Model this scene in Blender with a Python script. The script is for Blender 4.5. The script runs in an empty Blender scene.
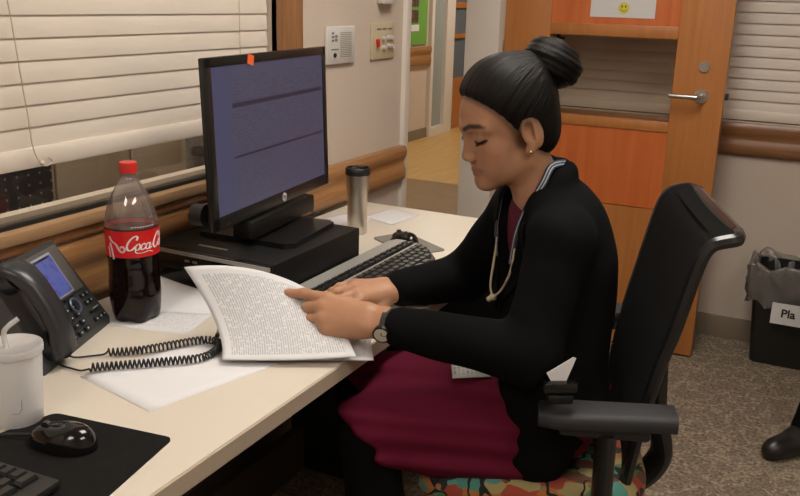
import bpy, bmesh, math, random
import numpy as np
from mathutils import Vector, Matrix
random.seed(7); np.random.seed(7)
scn = bpy.context.scene
COL = scn.collection
PI = math.pi
# ------------------------------------------------------------------ materials
def mat(name, col, rough=.5, metal=0., spec=.5, var=0., vscale=30., bump=0., bscale=200., coat=0., trans=0., sheen=0.):
    m = bpy.data.materials.new(name); m.use_nodes = True
    nt = m.node_tree; b = nt.nodes['Principled BSDF']
    b.inputs['Base Color'].default_value = (*col, 1); b.inputs['Roughness'].default_value = rough
    b.inputs['Metallic'].default_value = metal; b.inputs['Specular IOR Level'].default_value = spec
    b.inputs['Coat Weight'].default_value = coat; b.inputs['Transmission Weight'].default_value = trans
    b.inputs['Sheen Weight'].default_value = sheen
    tc = nt.nodes.new('ShaderNodeTexCoord')
    if var:
        n = nt.nodes.new('ShaderNodeTexNoise'); n.inputs['Scale'].default_value = vscale; n.inputs['Detail'].default_value = 5
        nt.links.new(tc.outputs['Object'], n.inputs['Vector'])
        r = nt.nodes.new('ShaderNodeValToRGB')
        r.color_ramp.elements[0].position = .3; r.color_ramp.elements[1].position = .7
        r.color_ramp.elements[0].color = (*[c*(1-var) for c in col], 1); r.color_ramp.elements[1].color = (*[min(1, c*(1+var)) for c in col], 1)
        nt.links.new(n.outputs['Fac'], r.inputs['Fac']); nt.links.new(r.outputs['Color'], b.inputs['Base Color'])
    if bump:
        n = nt.nodes.new('ShaderNodeTexNoise'); n.inputs['Scale'].default_value = bscale; n.inputs['Detail'].default_value = 3
        nt.links.new(tc.outputs['Object'], n.inputs['Vector'])
        bp = nt.nodes.new('ShaderNodeBump'); bp.inputs['Strength'].default_value = bump; bp.inputs['Distance'].default_value = .002
        nt.links.new(n.outputs['Fac'], bp.inputs['Height']); nt.links.new(bp.outputs['Normal'], b.inputs['Normal'])
    return m
def N(m): return m.node_tree, m.node_tree.nodes['Principled BSDF']
def wood(name, c1, c2, axis=1, rough=.4, freq=9., stretch=.06):
    m = mat(name, c1, rough); nt, b = N(m)
    tc = nt.nodes.new('ShaderNodeTexCoord'); mp = nt.nodes.new('ShaderNodeMapping')
    s = [1, 1, 1]; s[axis] = stretch; mp.inputs['Scale'].default_value = s
    n = nt.nodes.new('ShaderNodeTexNoise'); n.inputs['Scale'].default_value = freq*6; n.inputs['Detail'].default_value = 6; n.inputs['Distortion'].default_value = .6
    r = nt.nodes.new('ShaderNodeValToRGB'); r.color_ramp.elements[0].position = .35; r.color_ramp.elements[1].position = .68
    r.color_ramp.elements[0].color = (*c1, 1); r.color_ramp.elements[1].color = (*c2, 1)
    nt.links.new(tc.outputs['Object'], mp.inputs['Vector']); nt.links.new(mp.outputs['Vector'], n.inputs['Vector'])
    nt.links.new(n.outputs['Fac'], r.inputs['Fac']); nt.links.new(r.outputs['Color'], b.inputs['Base Color'])
    return m
def emis(name, col, s):
    m = mat(name, (.8, .8, .8)); nt, b = N(m)
    b.inputs['Emission Color'].default_value = (*col, 1); b.inputs['Emission Strength'].default_value = s
    return m
def clear(name, tint=(1, 1, 1), gloss=.12, rough=.03, body=0., bodycol=(.8, .8, .8)):
    m = bpy.data.materials.new(name); m.use_nodes = True; nt = m.node_tree; nt.nodes.clear()
    o = nt.nodes.new('ShaderNodeOutputMaterial'); t = nt.nodes.new('ShaderNodeBsdfTransparent'); t.inputs['Color'].default_value = (*tint, 1)
    g = nt.nodes.new('ShaderNodeBsdfGlossy'); g.inputs['Roughness'].default_value = rough
    lw = nt.nodes.new('ShaderNodeLayerWeight'); lw.inputs['Blend'].default_value = .25
    ma = nt.nodes.new('ShaderNodeMath'); ma.operation = 'MULTIPLY_ADD'; ma.inputs[1].default_value = .55; ma.inputs[2].default_value = gloss
    ma.use_clamp = True
    mx = nt.nodes.new('ShaderNodeMixShader')
    nt.links.new(lw.outputs['Facing'], ma.inputs[0]); nt.links.new(ma.outputs[0], mx.inputs[0])
    src = t
    if body:
        d = nt.nodes.new('ShaderNodeBsdfDiffuse'); d.inputs['Color'].default_value = (*bodycol, 1)
        tl = nt.nodes.new('ShaderNodeBsdfTranslucent'); tl.inputs['Color'].default_value = (*bodycol, 1)
        m0 = nt.nodes.new('ShaderNodeMixShader'); m0.inputs[0].default_value = .4
        nt.links.new(d.outputs[0], m0.inputs[1]); nt.links.new(tl.outputs[0], m0.inputs[2])
        m1 = nt.nodes.new('ShaderNodeMixShader'); m1.inputs[0].default_value = body
        nt.links.new(t.outputs[0], m1.inputs[1]); nt.links.new(m0.outputs[0], m1.inputs[2]); src = m1
    nt.links.new(src.outputs[0], mx.inputs[1]); nt.links.new(g.outputs[0], mx.inputs[2]); nt.links.new(mx.outputs[0], o.inputs[0])
    return m
# ------------------------------------------------------------------ mesh builder
def RZ(a): return Matrix.Rotation(a, 3, 'Z')
class MB:
    def __init__(s): s.bm = bmesh.new()
    def box(s, c, d, R=None, bev=0., seg=2):
        r = bmesh.ops.create_cube(s.bm, size=1.); vs = r['verts']
        for v in vs: v.co = Vector((v.co.x*d[0], v.co.y*d[1], v.co.z*d[2]))
        if bev:
            es = list({e for v in vs for e in v.link_edges})
            rb = bmesh.ops.bevel(s.bm, geom=es, offset=min(bev, min(d)*.49), segments=seg, affect='EDGES', profile=.5)
            vs = list({v for f in rb['faces'] for v in f.verts} | {v for v in vs if v.is_valid})
        for v in vs:
            if R is not None: v.co = R @ v.co
            v.co += Vector(c)
        return s
    def bx(s, x0, x1, y0, y1, z0, z1, bev=0.): return s.box(((x0+x1)/2, (y0+y1)/2, (z0+z1)/2), (x1-x0, y1-y0, z1-z0), None, bev)
    def loft(s, rings, cap=True, closed=True):
        R = [[s.bm.verts.new(Vector(p)) for p in ring] for ring in rings]
        n = len(R[0])
        for a, b in zip(R, R[1:]):
            for i in range(n if closed else n-1):
                j = (i+1) % n
                try: s.bm.faces.new((a[i], a[j], b[j], b[i]))
                except ValueError: pass
        if cap and closed:
            for q in (R[0][::-1], R[-1]):
                try: s.bm.faces.new(q)
                except ValueError: pass
        return s
    def lathe(s, prof, c=(0, 0, 0), n=40, mod=None, cap=True):
        rings = []
        for r, z in prof:
            rings.append([(c[0]+(r*(mod(r, z, 2*PI*i/n) if mod else 1))*math.cos(2*PI*i/n), c[1]+(r*(mod(r, z, 2*PI*i/n) if mod else 1))*math.sin(2*PI*i/n), c[2]+z) for i in range(n)])
        return s.loft(rings, cap)
    def tube(s, pts, r, n=8, cap=True, flat=None):
        pts = [Vector(p) for p in pts]; rs = r if isinstance(r, (list, tuple)) else [r]*len(pts)
        rings = []; up = None
        for i, p in enumerate(pts):
            t = (pts[min(i+1, len(pts)-1)]-pts[max(i-1, 0)]).normalized()
            if up is None:
                up = Vector((0, 0, 1)) if abs(t.z) < .9 else Vector((1, 0, 0))
            a = t.cross(up)
            if a.length < 1e-6: a = t.orthogonal()
            a.normalize(); up = a.cross(t).normalized()
            f = flat or 1.
            rings.append([p+a*(rs[i]*math.cos(2*PI*k/n))+up*(rs[i]*f*math.sin(2*PI*k/n)) for k in range(n)])
        return s.loft(rings, cap)
    def cyl(s, a, b, r, n=20, r2=None): return s.tube([a, b], [r, r2 if r2 is not None else r], n)
    def ball(s, c, r, R=None, n=18):
        q = bmesh.ops.create_uvsphere(s.bm, u_segments=n, v_segments=n//2+2, radius=1.)
        r = r if isinstance(r, (tuple, list)) else (r, r, r)
        for v in q['verts']:
            p = Vector((v.co.x*r[0], v.co.y*r[1], v.co.z*r[2]))
            v.co = (R @ p if R is not None else p)+Vector(c)
        return s
    def prism(s, poly, a, b, f):   # poly of 2-D points, f(u, v, t) -> 3-D
        return s.loft([[f(u, v, a) for u, v in poly], [f(u, v, b) for u, v in poly]])
    def build(s, name, m, parent=None, smooth=True, ang=40):
        me = bpy.data.meshes.new(name); bmesh.ops.recalc_face_normals(s.bm, faces=s.bm.faces[:])
        s.bm.to_mesh(me); s.bm.free()
        return link(name, me, m, parent, smooth, ang)
def link(name, me, m, parent=None, smooth=True, ang=40):
    o = bpy.data.objects.new(name, me); COL.objects.link(o)
    for mm in (m if isinstance(m, (list, tuple)) else [m]): me.materials.append(mm)
    if smooth:
        me.polygons.foreach_set('use_smooth', [True]*len(me.polygons))
        if ang: me.set_sharp_from_angle(angle=math.radians(ang))
    if parent: o.parent = parent
    return o
def tag(o, label, cat, group=None, kind=None):
    if label: o['label'] = label
    if cat: o['category'] = cat
    if group: o['group'] = group
    if kind: o['kind'] = kind
    return o
def thing(name, label, cat, loc=(0, 0, 0), rz=0., group=None, kind=None):
    o = bpy.data.objects.new(name, None); COL.objects.link(o); o.empty_display_size = .05
    o.location = loc; o.rotation_euler = (0, 0, rz)
    return tag(o, label, cat, group, kind)
def S(o, label=None, cat=None): return tag(o, label, cat, None, 'structure')
def grid(nu, nv, f, name, m, parent=None, thick=0.):
    me = bpy.data.meshes.new(name); vs = []; uv = []
    for j in range(nv+1):
        for i in range(nu+1):
            vs.append(tuple(f(i/nu, j/nv))); uv.append((i/nu, j/nv))
    fs = [(j*(nu+1)+i, j*(nu+1)+i+1, (j+1)*(nu+1)+i+1, (j+1)*(nu+1)+i) for j in range(nv) for i in range(nu)]
    me.from_pydata(vs, [], fs); l = me.uv_layers.new(name='UVMap')
    for p in me.polygons:
        for li, vi in zip(p.loop_indices, p.vertices): l.data[li].uv = uv[vi]
    o = link(name, me, m, parent, True, None)
    if thick:
        md = o.modifiers.new('thickness', 'SOLIDIFY'); md.thickness = thick; md.offset = 0
    return o
def text_mesh(txt, size, ext=.0004, align='CENTER', bold=0.):
    cu = bpy.data.curves.new('t', 'FONT'); cu.body = txt; cu.size = size; cu.extrude = ext; cu.align_x = align; cu.align_y = 'CENTER'; cu.offset = bold
    o = bpy.data.objects.new('t', cu); COL.objects.link(o)
    dg = bpy.context.evaluated_depsgraph_get(); dg.update()
    me = bpy.data.meshes.new_from_object(o.evaluated_get(dg)); me.materials.clear()
    bpy.data.objects.remove(o); return me
def catmull(P, n=8, closed=False):
    P = [np.array(p, float) for p in P]; out = []; m = len(P)
    for i in range(m if closed else m-1):
        g = (lambda k: P[k % m]) if closed else (lambda k: P[max(0, min(m-1, k))])
        p0, p1, p2, p3 = g(i-1), g(i), g(i+1), g(i+2)
        for k in range(n):
            t = k/n
            out.append(.5*((2*p1)+(p2-p0)*t+(2*p0-5*p1+4*p2-p3)*t*t+(3*p1-p0-3*p2+p3)*t**3))
    out.append(P[0] if closed else P[-1]); return out
# ------------------------------------------------------------------ implicit-surface modeller (bodies, clothes)
def cap(a, b, ra, rb=None, k=.015, op='u'): return dict(t='c', a=np.array(a, float), b=np.array(b, float), ra=ra, rb=ra if rb is None else rb, k=k, op=op)
def ell(c, r, R=None, k=.015, op='u'): return dict(t='e', c=np.array(c, float), r=np.array(r, float), R=np.eye(3) if R is None else np.array(R, float), k=k, op=op)
def pd(q, p):
    if q['t'] == 'c':
        ba = q['b']-q['a']; L2 = ba@ba+1e-12
        h = np.clip(((p-q['a'])@ba)/L2, 0, 1)
        return np.linalg.norm(p-q['a']-h[..., None]*ba, axis=-1)-(q['ra']+(q['rb']-q['ra'])*h)
    l = (p-q['c'])@q['R'].T          # rows of R are the axes
    k0 = np.linalg.norm(l/q['r'], axis=-1); k1 = np.linalg.norm(l/(q['r']**2), axis=-1)+1e-9
    return k0*(k0-1)/k1
def sdf(prims, p):
    d = np.full(p.shape[:-1], 1e2)
    for q in prims:
        e = pd(q, p); k = q['k']
        if q['op'] == 'u':
            h = np.maximum(k-np.abs(d-e), 0)/k; d = np.minimum(d, e)-h*h*k*.25
        elif q['op'] == 's':
            e = -e; h = np.maximum(k-np.abs(d-e), 0)/k; d = np.maximum(d, e)+h*h*k*.25
        else:
            h = np.maximum(k-np.abs(d-e), 0)/k; d = np.maximum(d, e)+h*h*k*.25
    return d
def sdf_mesh(prims, h, disp=None):
    lo = np.full(3, 1e9); hi = -lo
    for q in prims:
        if q['op'] != 'u': continue
        if q['t'] == 'c':
            for e, rr in ((q['a'], q['ra']), (q['b'], q['rb'])): lo = np.minimum(lo, e-rr); hi = np.maximum(hi, e+rr)
        else:
            rr = np.sqrt(((q['R'].T*q['r'])**2).sum(1)); lo = np.minimum(lo, q['c']-rr); hi = np.maximum(hi, q['c']+rr)
    lo -= .025; hi += .025; B = 12
    nb = np.ceil((hi-lo)/h/B).astype(int); nn = nb*B+1
    V = np.ones(nn, np.float32)
    ii = np.stack(np.meshgrid(*[np.arange(n) for n in nb], indexing='ij'), -1).reshape(-1, 3)
    cen = lo+(ii+.5)*B*h; R = B*h*.87
    pdist = [pd(q, cen) for q in prims]
    cd = sdf(prims, cen)
    g = np.arange(B+1)*h; loc = np.stack(np.meshgrid(g, g, g, indexing='ij'), -1)
    for n in range(len(ii)):
        sl = tuple(slice(i*B, i*B+B+1) for i in ii[n])
        if abs(cd[n]) > R+.03: V[sl] = np.float32(np.sign(cd[n])); continue
        use = [q for q, pp in zip(prims, pdist) if q['op'] == 'i' or pp[n] < R+.045]
        if not any(q['op'] == 'u' for q in use): V[sl] = 1; continue
        p = loc+lo+ii[n]*B*h; d = sdf(use, p)
        if disp is not None: d = d+disp(p)
        V[sl] = d
    s = V < 0
    cnt = sum(s[a:nn[0]-1+a, b:nn[1]-1+b, c:nn[2]-1+c].astype(np.int8) for a in (0, 1) for b in (0, 1) for c in (0, 1))
    act = (cnt > 0) & (cnt < 8); idx = np.argwhere(act)
    acc = np.zeros((len(idx), 3)); w = np.zeros(len(idx))
    for ax in range(3):
        o1, o2 = [a for a in range(3) if a != ax]
        for a in (0, 1):
            for b in (0, 1):
                A = idx.copy(); A[:, o1] += a; A[:, o2] += b; Bx = A.copy(); Bx[:, ax] += 1
                va = V[A[:, 0], A[:, 1], A[:, 2]]; vb = V[Bx[:, 0], Bx[:, 1], Bx[:, 2]]
                cr = (va < 0) != (vb < 0); t = np.where(cr, va/np.where(cr, va-vb, 1), 0)
                pt = A.astype(float); pt[:, ax] += t
                acc[cr] += pt[cr]; w[cr] += 1
    verts = acc/w[:, None]*h+lo
    num = np.full(nn-1, -1, np.int32); num[act] = np.arange(len(idx))
    faces = []
    for ax in range(3):
        o1, o2 = (ax+1) % 3, (ax+2) % 3
        sa = [slice(None)]*3; sb = [slice(None)]*3; sa[ax] = slice(0, nn[ax]-1); sb[ax] = slice(1, nn[ax])
        E = np.argwhere(s[tuple(sa)] != s[tuple(sb)])
        E = E[(E[:, o1] > 0) & (E[:, o2] > 0) & (E[:, o1] < nn[o1]-1) & (E[:, o2] < nn[o2]-1)]
        f = []
        for da, db in ((-1, -1), (0, -1), (0, 0), (-1, 0)):
            c = E.copy(); c[:, o1] += da; c[:, o2] += db; f.append(num[c[:, 0], c[:, 1], c[:, 2]])
        f = np.stack(f, 1); flip = ~s[E[:, 0], E[:, 1], E[:, 2]]; f[flip] = f[flip][:, ::-1]
        faces.append(f)
    faces = np.concatenate(faces); faces = faces[(faces >= 0).all(1)]
    return verts, faces
def np_mesh(name, verts, faces, m, parent=None, attrs=None):
    me = bpy.data.meshes.new(name); nv, nf = len(verts), len(faces)
    me.vertices.add(nv); me.vertices.foreach_set('co', verts.astype(np.float32).ravel())
    me.loops.add(nf*4); me.loops.foreach_set('vertex_index', faces.astype(np.int32).ravel())
    me.polygons.add(nf); me.polygons.foreach_set('loop_start', np.arange(0, nf*4, 4, dtype=np.int32))
    me.update(calc_edges=True); me.validate()
    for k, a in (attrs or {}).items():
        if a.shape[1] == 4:
            at = me.attributes.new(k, 'FLOAT_COLOR', 'POINT'); at.data.foreach_set('color', a.astype(np.float32).ravel())
        else:
            at = me.attributes.new(k, 'FLOAT_VECTOR', 'POINT'); at.data.foreach_set('vector', a.astype(np.float32).ravel())
    return link(name, me, m, parent, True, None)
# ------------------------------------------------------------------ palette
M_wall = mat('wall_paint', (.55, .455, .375), .85, var=.03, vscale=3, bump=.05, bscale=300)
M_white = mat('white_paint', (.58, .53, .47), .5)
M_ceil = mat('ceiling_tile', (.62, .6, .56), .9, bump=.3, bscale=120)
M_wood = wood('oak_trim', (.27, .125, .045), (.40, .205, .085), 1, .32)
M_woodx = wood('oak_trim_across', (.20, .085, .033), (.27, .125, .052), 0, .35)
M_woodz = wood('oak_casing', (.25, .115, .045), (.35, .17, .075), 2, .35)
M_stool = wood('oak_stool', (.33, .19, .095), (.42, .26, .14), 1, .4)
M_door = wood('door_veneer', (.40, .145, .036), (.46, .18, .050), 2, .4, 7)
M_doorp = wood('door_panel_veneer', (.50, .115, .026), (.58, .155, .040), 2, .38, 4)
M_blind = mat('blind_slat', (.66, .575, .49), .5, var=.03, vscale=6)
M_cord = mat('blind_cord', (.5, .42, .33), .8)
M_metal = mat('brushed_steel', (.55, .54, .52), .3, 1.)
M_dkmetal = mat('dark_metal', (.03, .028, .026), .5, .3)
M_gasket = mat('black_gasket', (.008, .007, .006), .6)
M_frame = mat('bronze_frame', (.15, .115, .085), .8, spec=.1)
M_glass = clear('window_glass', (.93, .94, .93), .05, .02)
M_base = mat('vinyl_baseboard', (.21, .165, .115), .6)
M_black = mat('black_plastic', (.010, .010, .010), .42)
M_blackg = mat('gloss_black_plastic', (.006, .006, .006), .12)
M_paper = mat('plain_paper', (.68, .665, .675), .8)
M_emit = emis('lamp_diffuser', (1., .945, .86), 17.); M_emitb = emis('lamp_diffuser_dim', (1., .945, .86), 12.5)
M_emit2 = emis('corridor_diffuser', (1., .91, .78), 18.)
M_emit3 = emis('side_room_fill', (1., .91, .80), 27.)

def carpet():
    m = mat('loop_carpet', (.1, .08, .06), .95, bump=.8, bscale=500); nt, b = N(m)
    tc = nt.nodes.new('ShaderNodeTexCoord')
    dn = nt.nodes.new('ShaderNodeTexNoise'); dn.inputs['Scale'].default_value = 9; dn.inputs['Detail'].default_value = 3
    mx = nt.nodes.new('ShaderNodeMix'); mx.data_type = 'VECTOR'; mx.inputs['Factor'].default_value = .22
    v = nt.nodes.new('ShaderNodeTexVoronoi'); v.feature = 'DISTANCE_TO_EDGE'; v.inputs['Scale'].default_value = 13
    nt.links.new(tc.outputs['Object'], dn.inputs['Vector']); nt.links.new(tc.outputs['Object'], mx.inputs[4]); nt.links.new(dn.outputs['Color'], mx.inputs[5])
    nt.links.new(mx.outputs[1], v.inputs['Vector'])
    r = nt.nodes.new('ShaderNodeValToRGB'); r.color_ramp.elements[0].position = .02; r.color_ramp.elements[1].position = .10
    r.color_ramp.elements[0].color = (.34, .27, .19, 1); r.color_ramp.elements[1].color = (.225, .172, .122, 1)
    n = nt.nodes.new('ShaderNodeTexNoise'); n.inputs['Scale'].default_value = 90; n.inputs['Detail'].default_value = 6
    r2 = nt.nodes.new('ShaderNodeValToRGB'); r2.color_ramp.elements[0].position = .35; r2.color_ramp.elements[1].position = .65
    r2.color_ramp.elements[0].color = (.45, .45, .45, 1); r2.color_ramp.elements[1].color = (1.25, 1.25, 1.25, 1)
    mu = nt.nodes.new('ShaderNodeMix'); mu.data_type = 'RGBA'; mu.blend_type = 'MULTIPLY'; mu.inputs[0].default_value = 1
    nt.links.new(tc.outputs['Object'], n.inputs['Vector']); nt.links.new(v.outputs['Distance'], r.inputs['Fac']); nt.links.new(n.outputs['Fac'], r2.inputs['Fac'])
    nt.links.new(r.outputs['Color'], mu.inputs[6]); nt.links.new(r2.outputs['Color'], mu.inputs[7]); nt.links.new(mu.outputs[2], b.inputs['Base Color'])
    return m
M_carpet = carpet()
M_floorlight = wood('plank_floor_light', (.46, .27, .085), (.56, .35, .13), 1, .35, 6)
M_floordark = wood('plank_floor_dark', (.17, .10, .05), (.27, .175, .10), 0, .4, 8, .15)

M_white = mat('white_paint', (.66, .60, .53), .5)
# ------------------------------------------------------------------ room shell
CZ = 2.6
S(MB().bx(0, 3.6, -2.2, 3.86, -.05, 0).build('floor', M_carpet), 'brown patterned office carpet floor', 'floor')
S(MB().bx(-3.2, 0, 2.78, 6.2, -.05, 0).build('floor_corridor_dark', M_floordark), 'dark brown plank floor just outside the doorway', 'floor')
S(MB().bx(-3.2, 0, 6.2, 13, -.05, 0).build('floor_corridor_light', M_floorlight), 'golden plank floor further down the corridor', 'floor')
S(MB().bx(-3.2, 0, -2.2, 2.78, -.05, 0).build('floor_side_room', M_carpet), 'carpet of the room behind the desk window', 'floor')
S(MB().bx(-3.3, 3.7, -2.3, 13.1, CZ, CZ+.08).build('ceiling', M_ceil), 'pale tiled ceiling', 'ceiling')
WY0, WY1, WZ0, WZ1 = .25, 2.065, .935, 2.25       # window opening in the left wall
DY0, DY1 = 2.885, 3.47                             # doorway
w = MB(); T = -.13
w.bx(T, 0, -2.2, WY0, 0, CZ).bx(T, 0, WY1, DY0, 0, CZ).bx(T, 0, WY0, WY1, 0, WZ0).bx(T, 0, WY0, WY1, WZ1, CZ).bx(T, 0, DY0, DY1, 2.12, CZ)
S(w.build('wall_left', M_wall, None, False), 'beige painted wall along the desk', 'wall')
S(MB().bx(-.02, .13, DY1, 3.86, 0, CZ, .004).build('trim_door_post', M_white), 'white door post between the corridor opening and the orange door', 'trim')
w = MB()
w.bx(T, .14, 3.86, 4.0, 0, CZ) .bx(.14, .25, 3.86, 4.0, 0, .95).bx(.14, .25, 3.86, 4.0, 2.3, CZ).bx(.25, 2.3, 3.86, 4, 0, .945).bx(.25, 2.3, 3.86, 4, 2.3, CZ).bx(2.3, 3.7, 3.86, 4, 0, CZ).bx(.14, .25, 3.86, 4., .95, 2.3)
S(w.build('wall_far', M_wall, None, False), 'beige far wall behind the orange door', 'wall')
S(MB().bx(3.6, 3.7, -2.3, 4, 0, CZ).build('wall_right', M_wall, None, False), 'beige wall out of frame on the right', 'wall')
S(MB().bx(-3.3, 3.7, -2.3, -2.2, 0, CZ).build('wall_back', M_wall, None, False), 'beige wall behind the camera', 'wall')
S(MB().bx(-3.2, T, 2.70, 2.78, 0, CZ).build('wall_corridor_near', M_wall, None, False), 'beige partition of the corridor', 'wall')
S(MB().bx(-3.3, -3.2, -2.3, 6.6, 0, CZ).build('wall_corridor_side', M_wall, None, False), 'beige outer wall of the corridor', 'wall')
S(MB().bx(-3.3, 0, 13, 13.1, 0, CZ).build('wall_corridor_end', M_wall, None, False), 'beige end wall of the corridor', 'wall')
S(MB().bx(-.02, .0, 4.0, 13, 0, CZ).build('wall_corridor_right', M_wall, None, False), 'beige right wall of the corridor', 'wall')
w = MB(); w.bx(-3.2, -2.4, 6.6, 6.7, 0, CZ).bx(-2.5, -2.4, 6.7, 8.24, 0, CZ).bx(-2.5, -2.4, 9.75, 13, 0, CZ).bx(-2.5, -2.4, 8.24, 9.75, 2.1, CZ)
S(w.build('wall_corridor_far', M_wall, None, False), 'beige corridor wall seen through the doorway', 'wall')
S(MB().bx(-2.4, -2.385, 6.6, 8.24, 0, .10).build('baseboard_corridor', M_base, None, False), 'grey baseboard along the corridor wall', 'baseboard')
# wood rails
def rail_profile(h, d):
    return [(0, 0), (d*.55, 0), (d*.8, h*.05), (d*.92, h*.16), (d*.92, h*.34), (d*.72, h*.46), (d*.66, h*.54), (d*.78, h*.64), (d*1.0, h*.76), (d*1.0, h*.9), (d*.8, h), (0, h)]
S(MB().prism(rail_profile(.129, .034), -2.2, 2.84, lambda u, v, t: (u, t, .749+v)).build('trim_rail_left', M_wood), 'moulded oak wall rail running behind the desk', 'trim')
S(MB().prism(rail_profile(.132, .034), .14, 3.6, lambda u, v, t: (t, 3.86-u, .808+v)).build('trim_rail_far', M_woodx), 'dark oak rail under the far blind', 'trim')
S(MB().prism(rail_profile(.18, .05), 6.7, 8.235, lambda u, v, t: (-2.4+u, t, .745+v)).build('trim_rail_corridor', M_wood), 'oak rail under the green board in the corridor', 'trim')
S(MB().bx(1.03, 3.6, 3.845, 3.86, 0, .097, .003).bx(.14, 1.03, 3.845, 3.86, 0, .097, .003).build('baseboard_far', M_base), 'grey brown vinyl baseboard below the far wall', 'baseboard')
S(MB().bx(0, .012, -2.2, 2.8, 0, .097).build('baseboard_left', M_base), 'baseboard under the desk', 'baseboard')
# near door casing
S(MB().bx(-.14, .016, 2.845, DY0, 0, 2.16, .004).build('trim_door_jamb', M_white), 'white jamb at the near side of the corridor doorway', 'trim')
# window of the left wall
win = S(MB().bx(-.052, -.012, WY0, WY1, .936, .949).bx(-.085, -.055, WY0, WY1, 2.2, WZ1).bx(-.085, -.055, WY0, .28, WZ0, WZ1).bx(-.085, -.055, 2.035, WY1, WZ0, WZ1).build('window_1', M_frame, None, False), 'interior window behind the cream blind', 'window')
MB().bx(-.050, -.047, .27, 2.05, .945, 2.22).build('glass', M_glass, win, False)
MB().bx(-.0135, -.002, WY0, WY1, .935, .9445).build('gasket', M_gasket, win, False)
MB().bx(-.06, .024, WY0-.1, WY1+.11, .910, .936, .004).build('stool', M_stool, win)
MB().bx(0, .016, WY0-.1, WY1+.11, .888, .910, .003).build('stool_shade_strip', M_woodx, win)  # dark wood strip standing in for the shade under the stool
MB().bx(-.02, .022, WY1, 2.168, .937, 2.36, .004).build('casing', M_woodz, win)
MB().bx(-.02, .022, WY0-.1, WY0, .937, 2.36, .004).build('casing', M_woodz, win)
MB().bx(-.02, .022, WY0, WY1, WZ1, 2.36, .004).build('casing', M_wood, win)
# blinds
def blind(root, length, ztop, zbot, pitch, sw, along, depth, tilt, cords, prof=.0022):
    """slatted blind; along(t, d, z) -> point, t along, d towards the room"""
    mb = MB(); z = zbot+.062; n = 0
    while z < ztop-.03:
        ring = []
        for k in range(7):
            a = (k/6-.5); ring.append((math.sin(tilt)*a*sw*-1+prof*(1-4*a*a)*math.cos(tilt), math.cos(tilt)*a*sw+0*z))
        ring += [(d-.0022, zz) for d, zz in ring[::-1]]
        mb.loft([[along(t, d, z+zz) for d, zz in ring] for t in (0, length)]); z += pitch
    mb.build('slats', M_blind, root, True, 35)
    m2 = MB(); pr = [(-.012, 0), (.012, 0), (.014, .005), (.014, .032), (.010, .040), (-.012, .040)]
    m2.loft([[along(t, d, zbot+zz) for d, zz in pr] for t in (0, length)]).build('bottom_rail', M_blind, root, True, 35)
    m3 = MB(); m3.loft([[along(t, d, ztop-.05+zz) for d, zz in ((-.014, 0), (.03, 0), (.03, .06), (-.014, .06))] for t in (0, length)]).build('head_rail', M_blind, root, False)
    for c in cords:
        q = MB()
        for dd in (.017, -.015): q.tube([along(c, dd, zbot+.01), along(c, dd, ztop-.03)], .0012, 6)
        z = zbot+.045+pitch/2
        q.build('ladder_cord', M_cord, root)
bl = thing('window_blind', 'cream slatted blind in the window above the desk', 'blind', (-.03, 0, 0))
blind(bl, 2.058-.27, 2.24, 1.046, .0437, .050, lambda t, d, z: (d, .27+t, z), .03, math.radians(7), (1.645, 1.80))
q = MB(); q.tube(catmull([(.020, 1.17, 2.2), (.022, 1.185, 1.5), (.022, 1.20, 1.30), (.022, 1.215, 1.15), (.024, 1.22, 1.085), (.03, 1.235, 1.052), (.026, 1.262, 1.054), (.026, 1.25, 1.066), (.028, 1.228, 1.058)], 6), .0016, 6)
q.ball((.028, 1.235, 1.056), .005).build('lift_cord', M_cord, bl)
win2 = S(MB().bx(.25, .29, 3.88, 3.92, .945, 2.3).bx(2.26, 2.3, 3.88, 3.92, .945, 2.3).bx(.25, 2.3, 3.88, 3.92, 2.26, 2.3).bx(.25, 2.3, 3.88, 3.92, .945, .965).build('window_2', M_frame, None, False), 'window in the far wall behind the pinkish blind', 'window')
MB().bx(.27, 2.28, 3.925, 3.93, .95, 2.28).build('glass', M_glass, win2, False)
MB().bx(.25, 2.3, 3.99, 4.0, .93, 2.31).build('shade_board', M_frame, win2, False)
bl2 = thing('window_blind', 'pinkish slatted blind beside the orange door', 'blind', (0, 3.86, 0))
blind(bl2, 2.0, 2.26, .95, .0437, .050, lambda t, d, z: (.27+t, -d+.02, z), .03, math.radians(13), (.62, 1.5))

# ------------------------------------------------------------------ orange door
dr = S(thing('door_1', 'open orange wooden door with a glass pane, lever handle and taped sign', 'door', (.132, 3.53, 0)))
X0, X1 = 0, .893
mb = MB(); t0, t1 = 0, .044
for a, b in ((X0, .195), (.70, X1)): mb.bx(a, b, t0, t1, .008, 2.1, .003)
mb.build('stile', M_door, dr)
for a, b, nm in ((1.272, 1.318, 0), (.915, .955, 0), (2.0, 2.1, 0)): MB().bx(.195, .70, t0, t1, a, b, .002).build('rail', M_door, dr)
MB().bx(.195, .70, t0+.004, t1-.004, .008, .60).build('kick_panel', M_door, dr, False)
MB().bx(.195, .70, t0+.006, t1-.006, .603, .915).build('lower_panel', M_doorp, dr, False)
MB().bx(.195, .70, t0+.006, t1-.006, 1.318, 2.0).build('upper_panel', M_doorp, dr, False)
MB().bx(.195, .70, .019, .025, .955, 1.272).build('glass_pane', clear('door_glass', (.97, .95, .92), .0, .02), dr, False)
h = MB().cyl((.81, 0, 1.065), (.81, -.008, 1.065), .026, 28).tube(catmull([(.81, -.008, 1.065), (.81, -.045, 1.065), (.805, -.056, 1.065), (.79, -.06, 1.065), (.70, -.058, 1.065)], 6), .0095, 12).build('lever_handle', M_metal, dr)
MB().cyl((.81, 0, 1.176), (.81, -.01, 1.176), .019, 24).cyl((.81, -.01, 1.176), (.81, -.013, 1.176), .012, 20).build('lock_cylinder', M_metal, dr)
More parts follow.
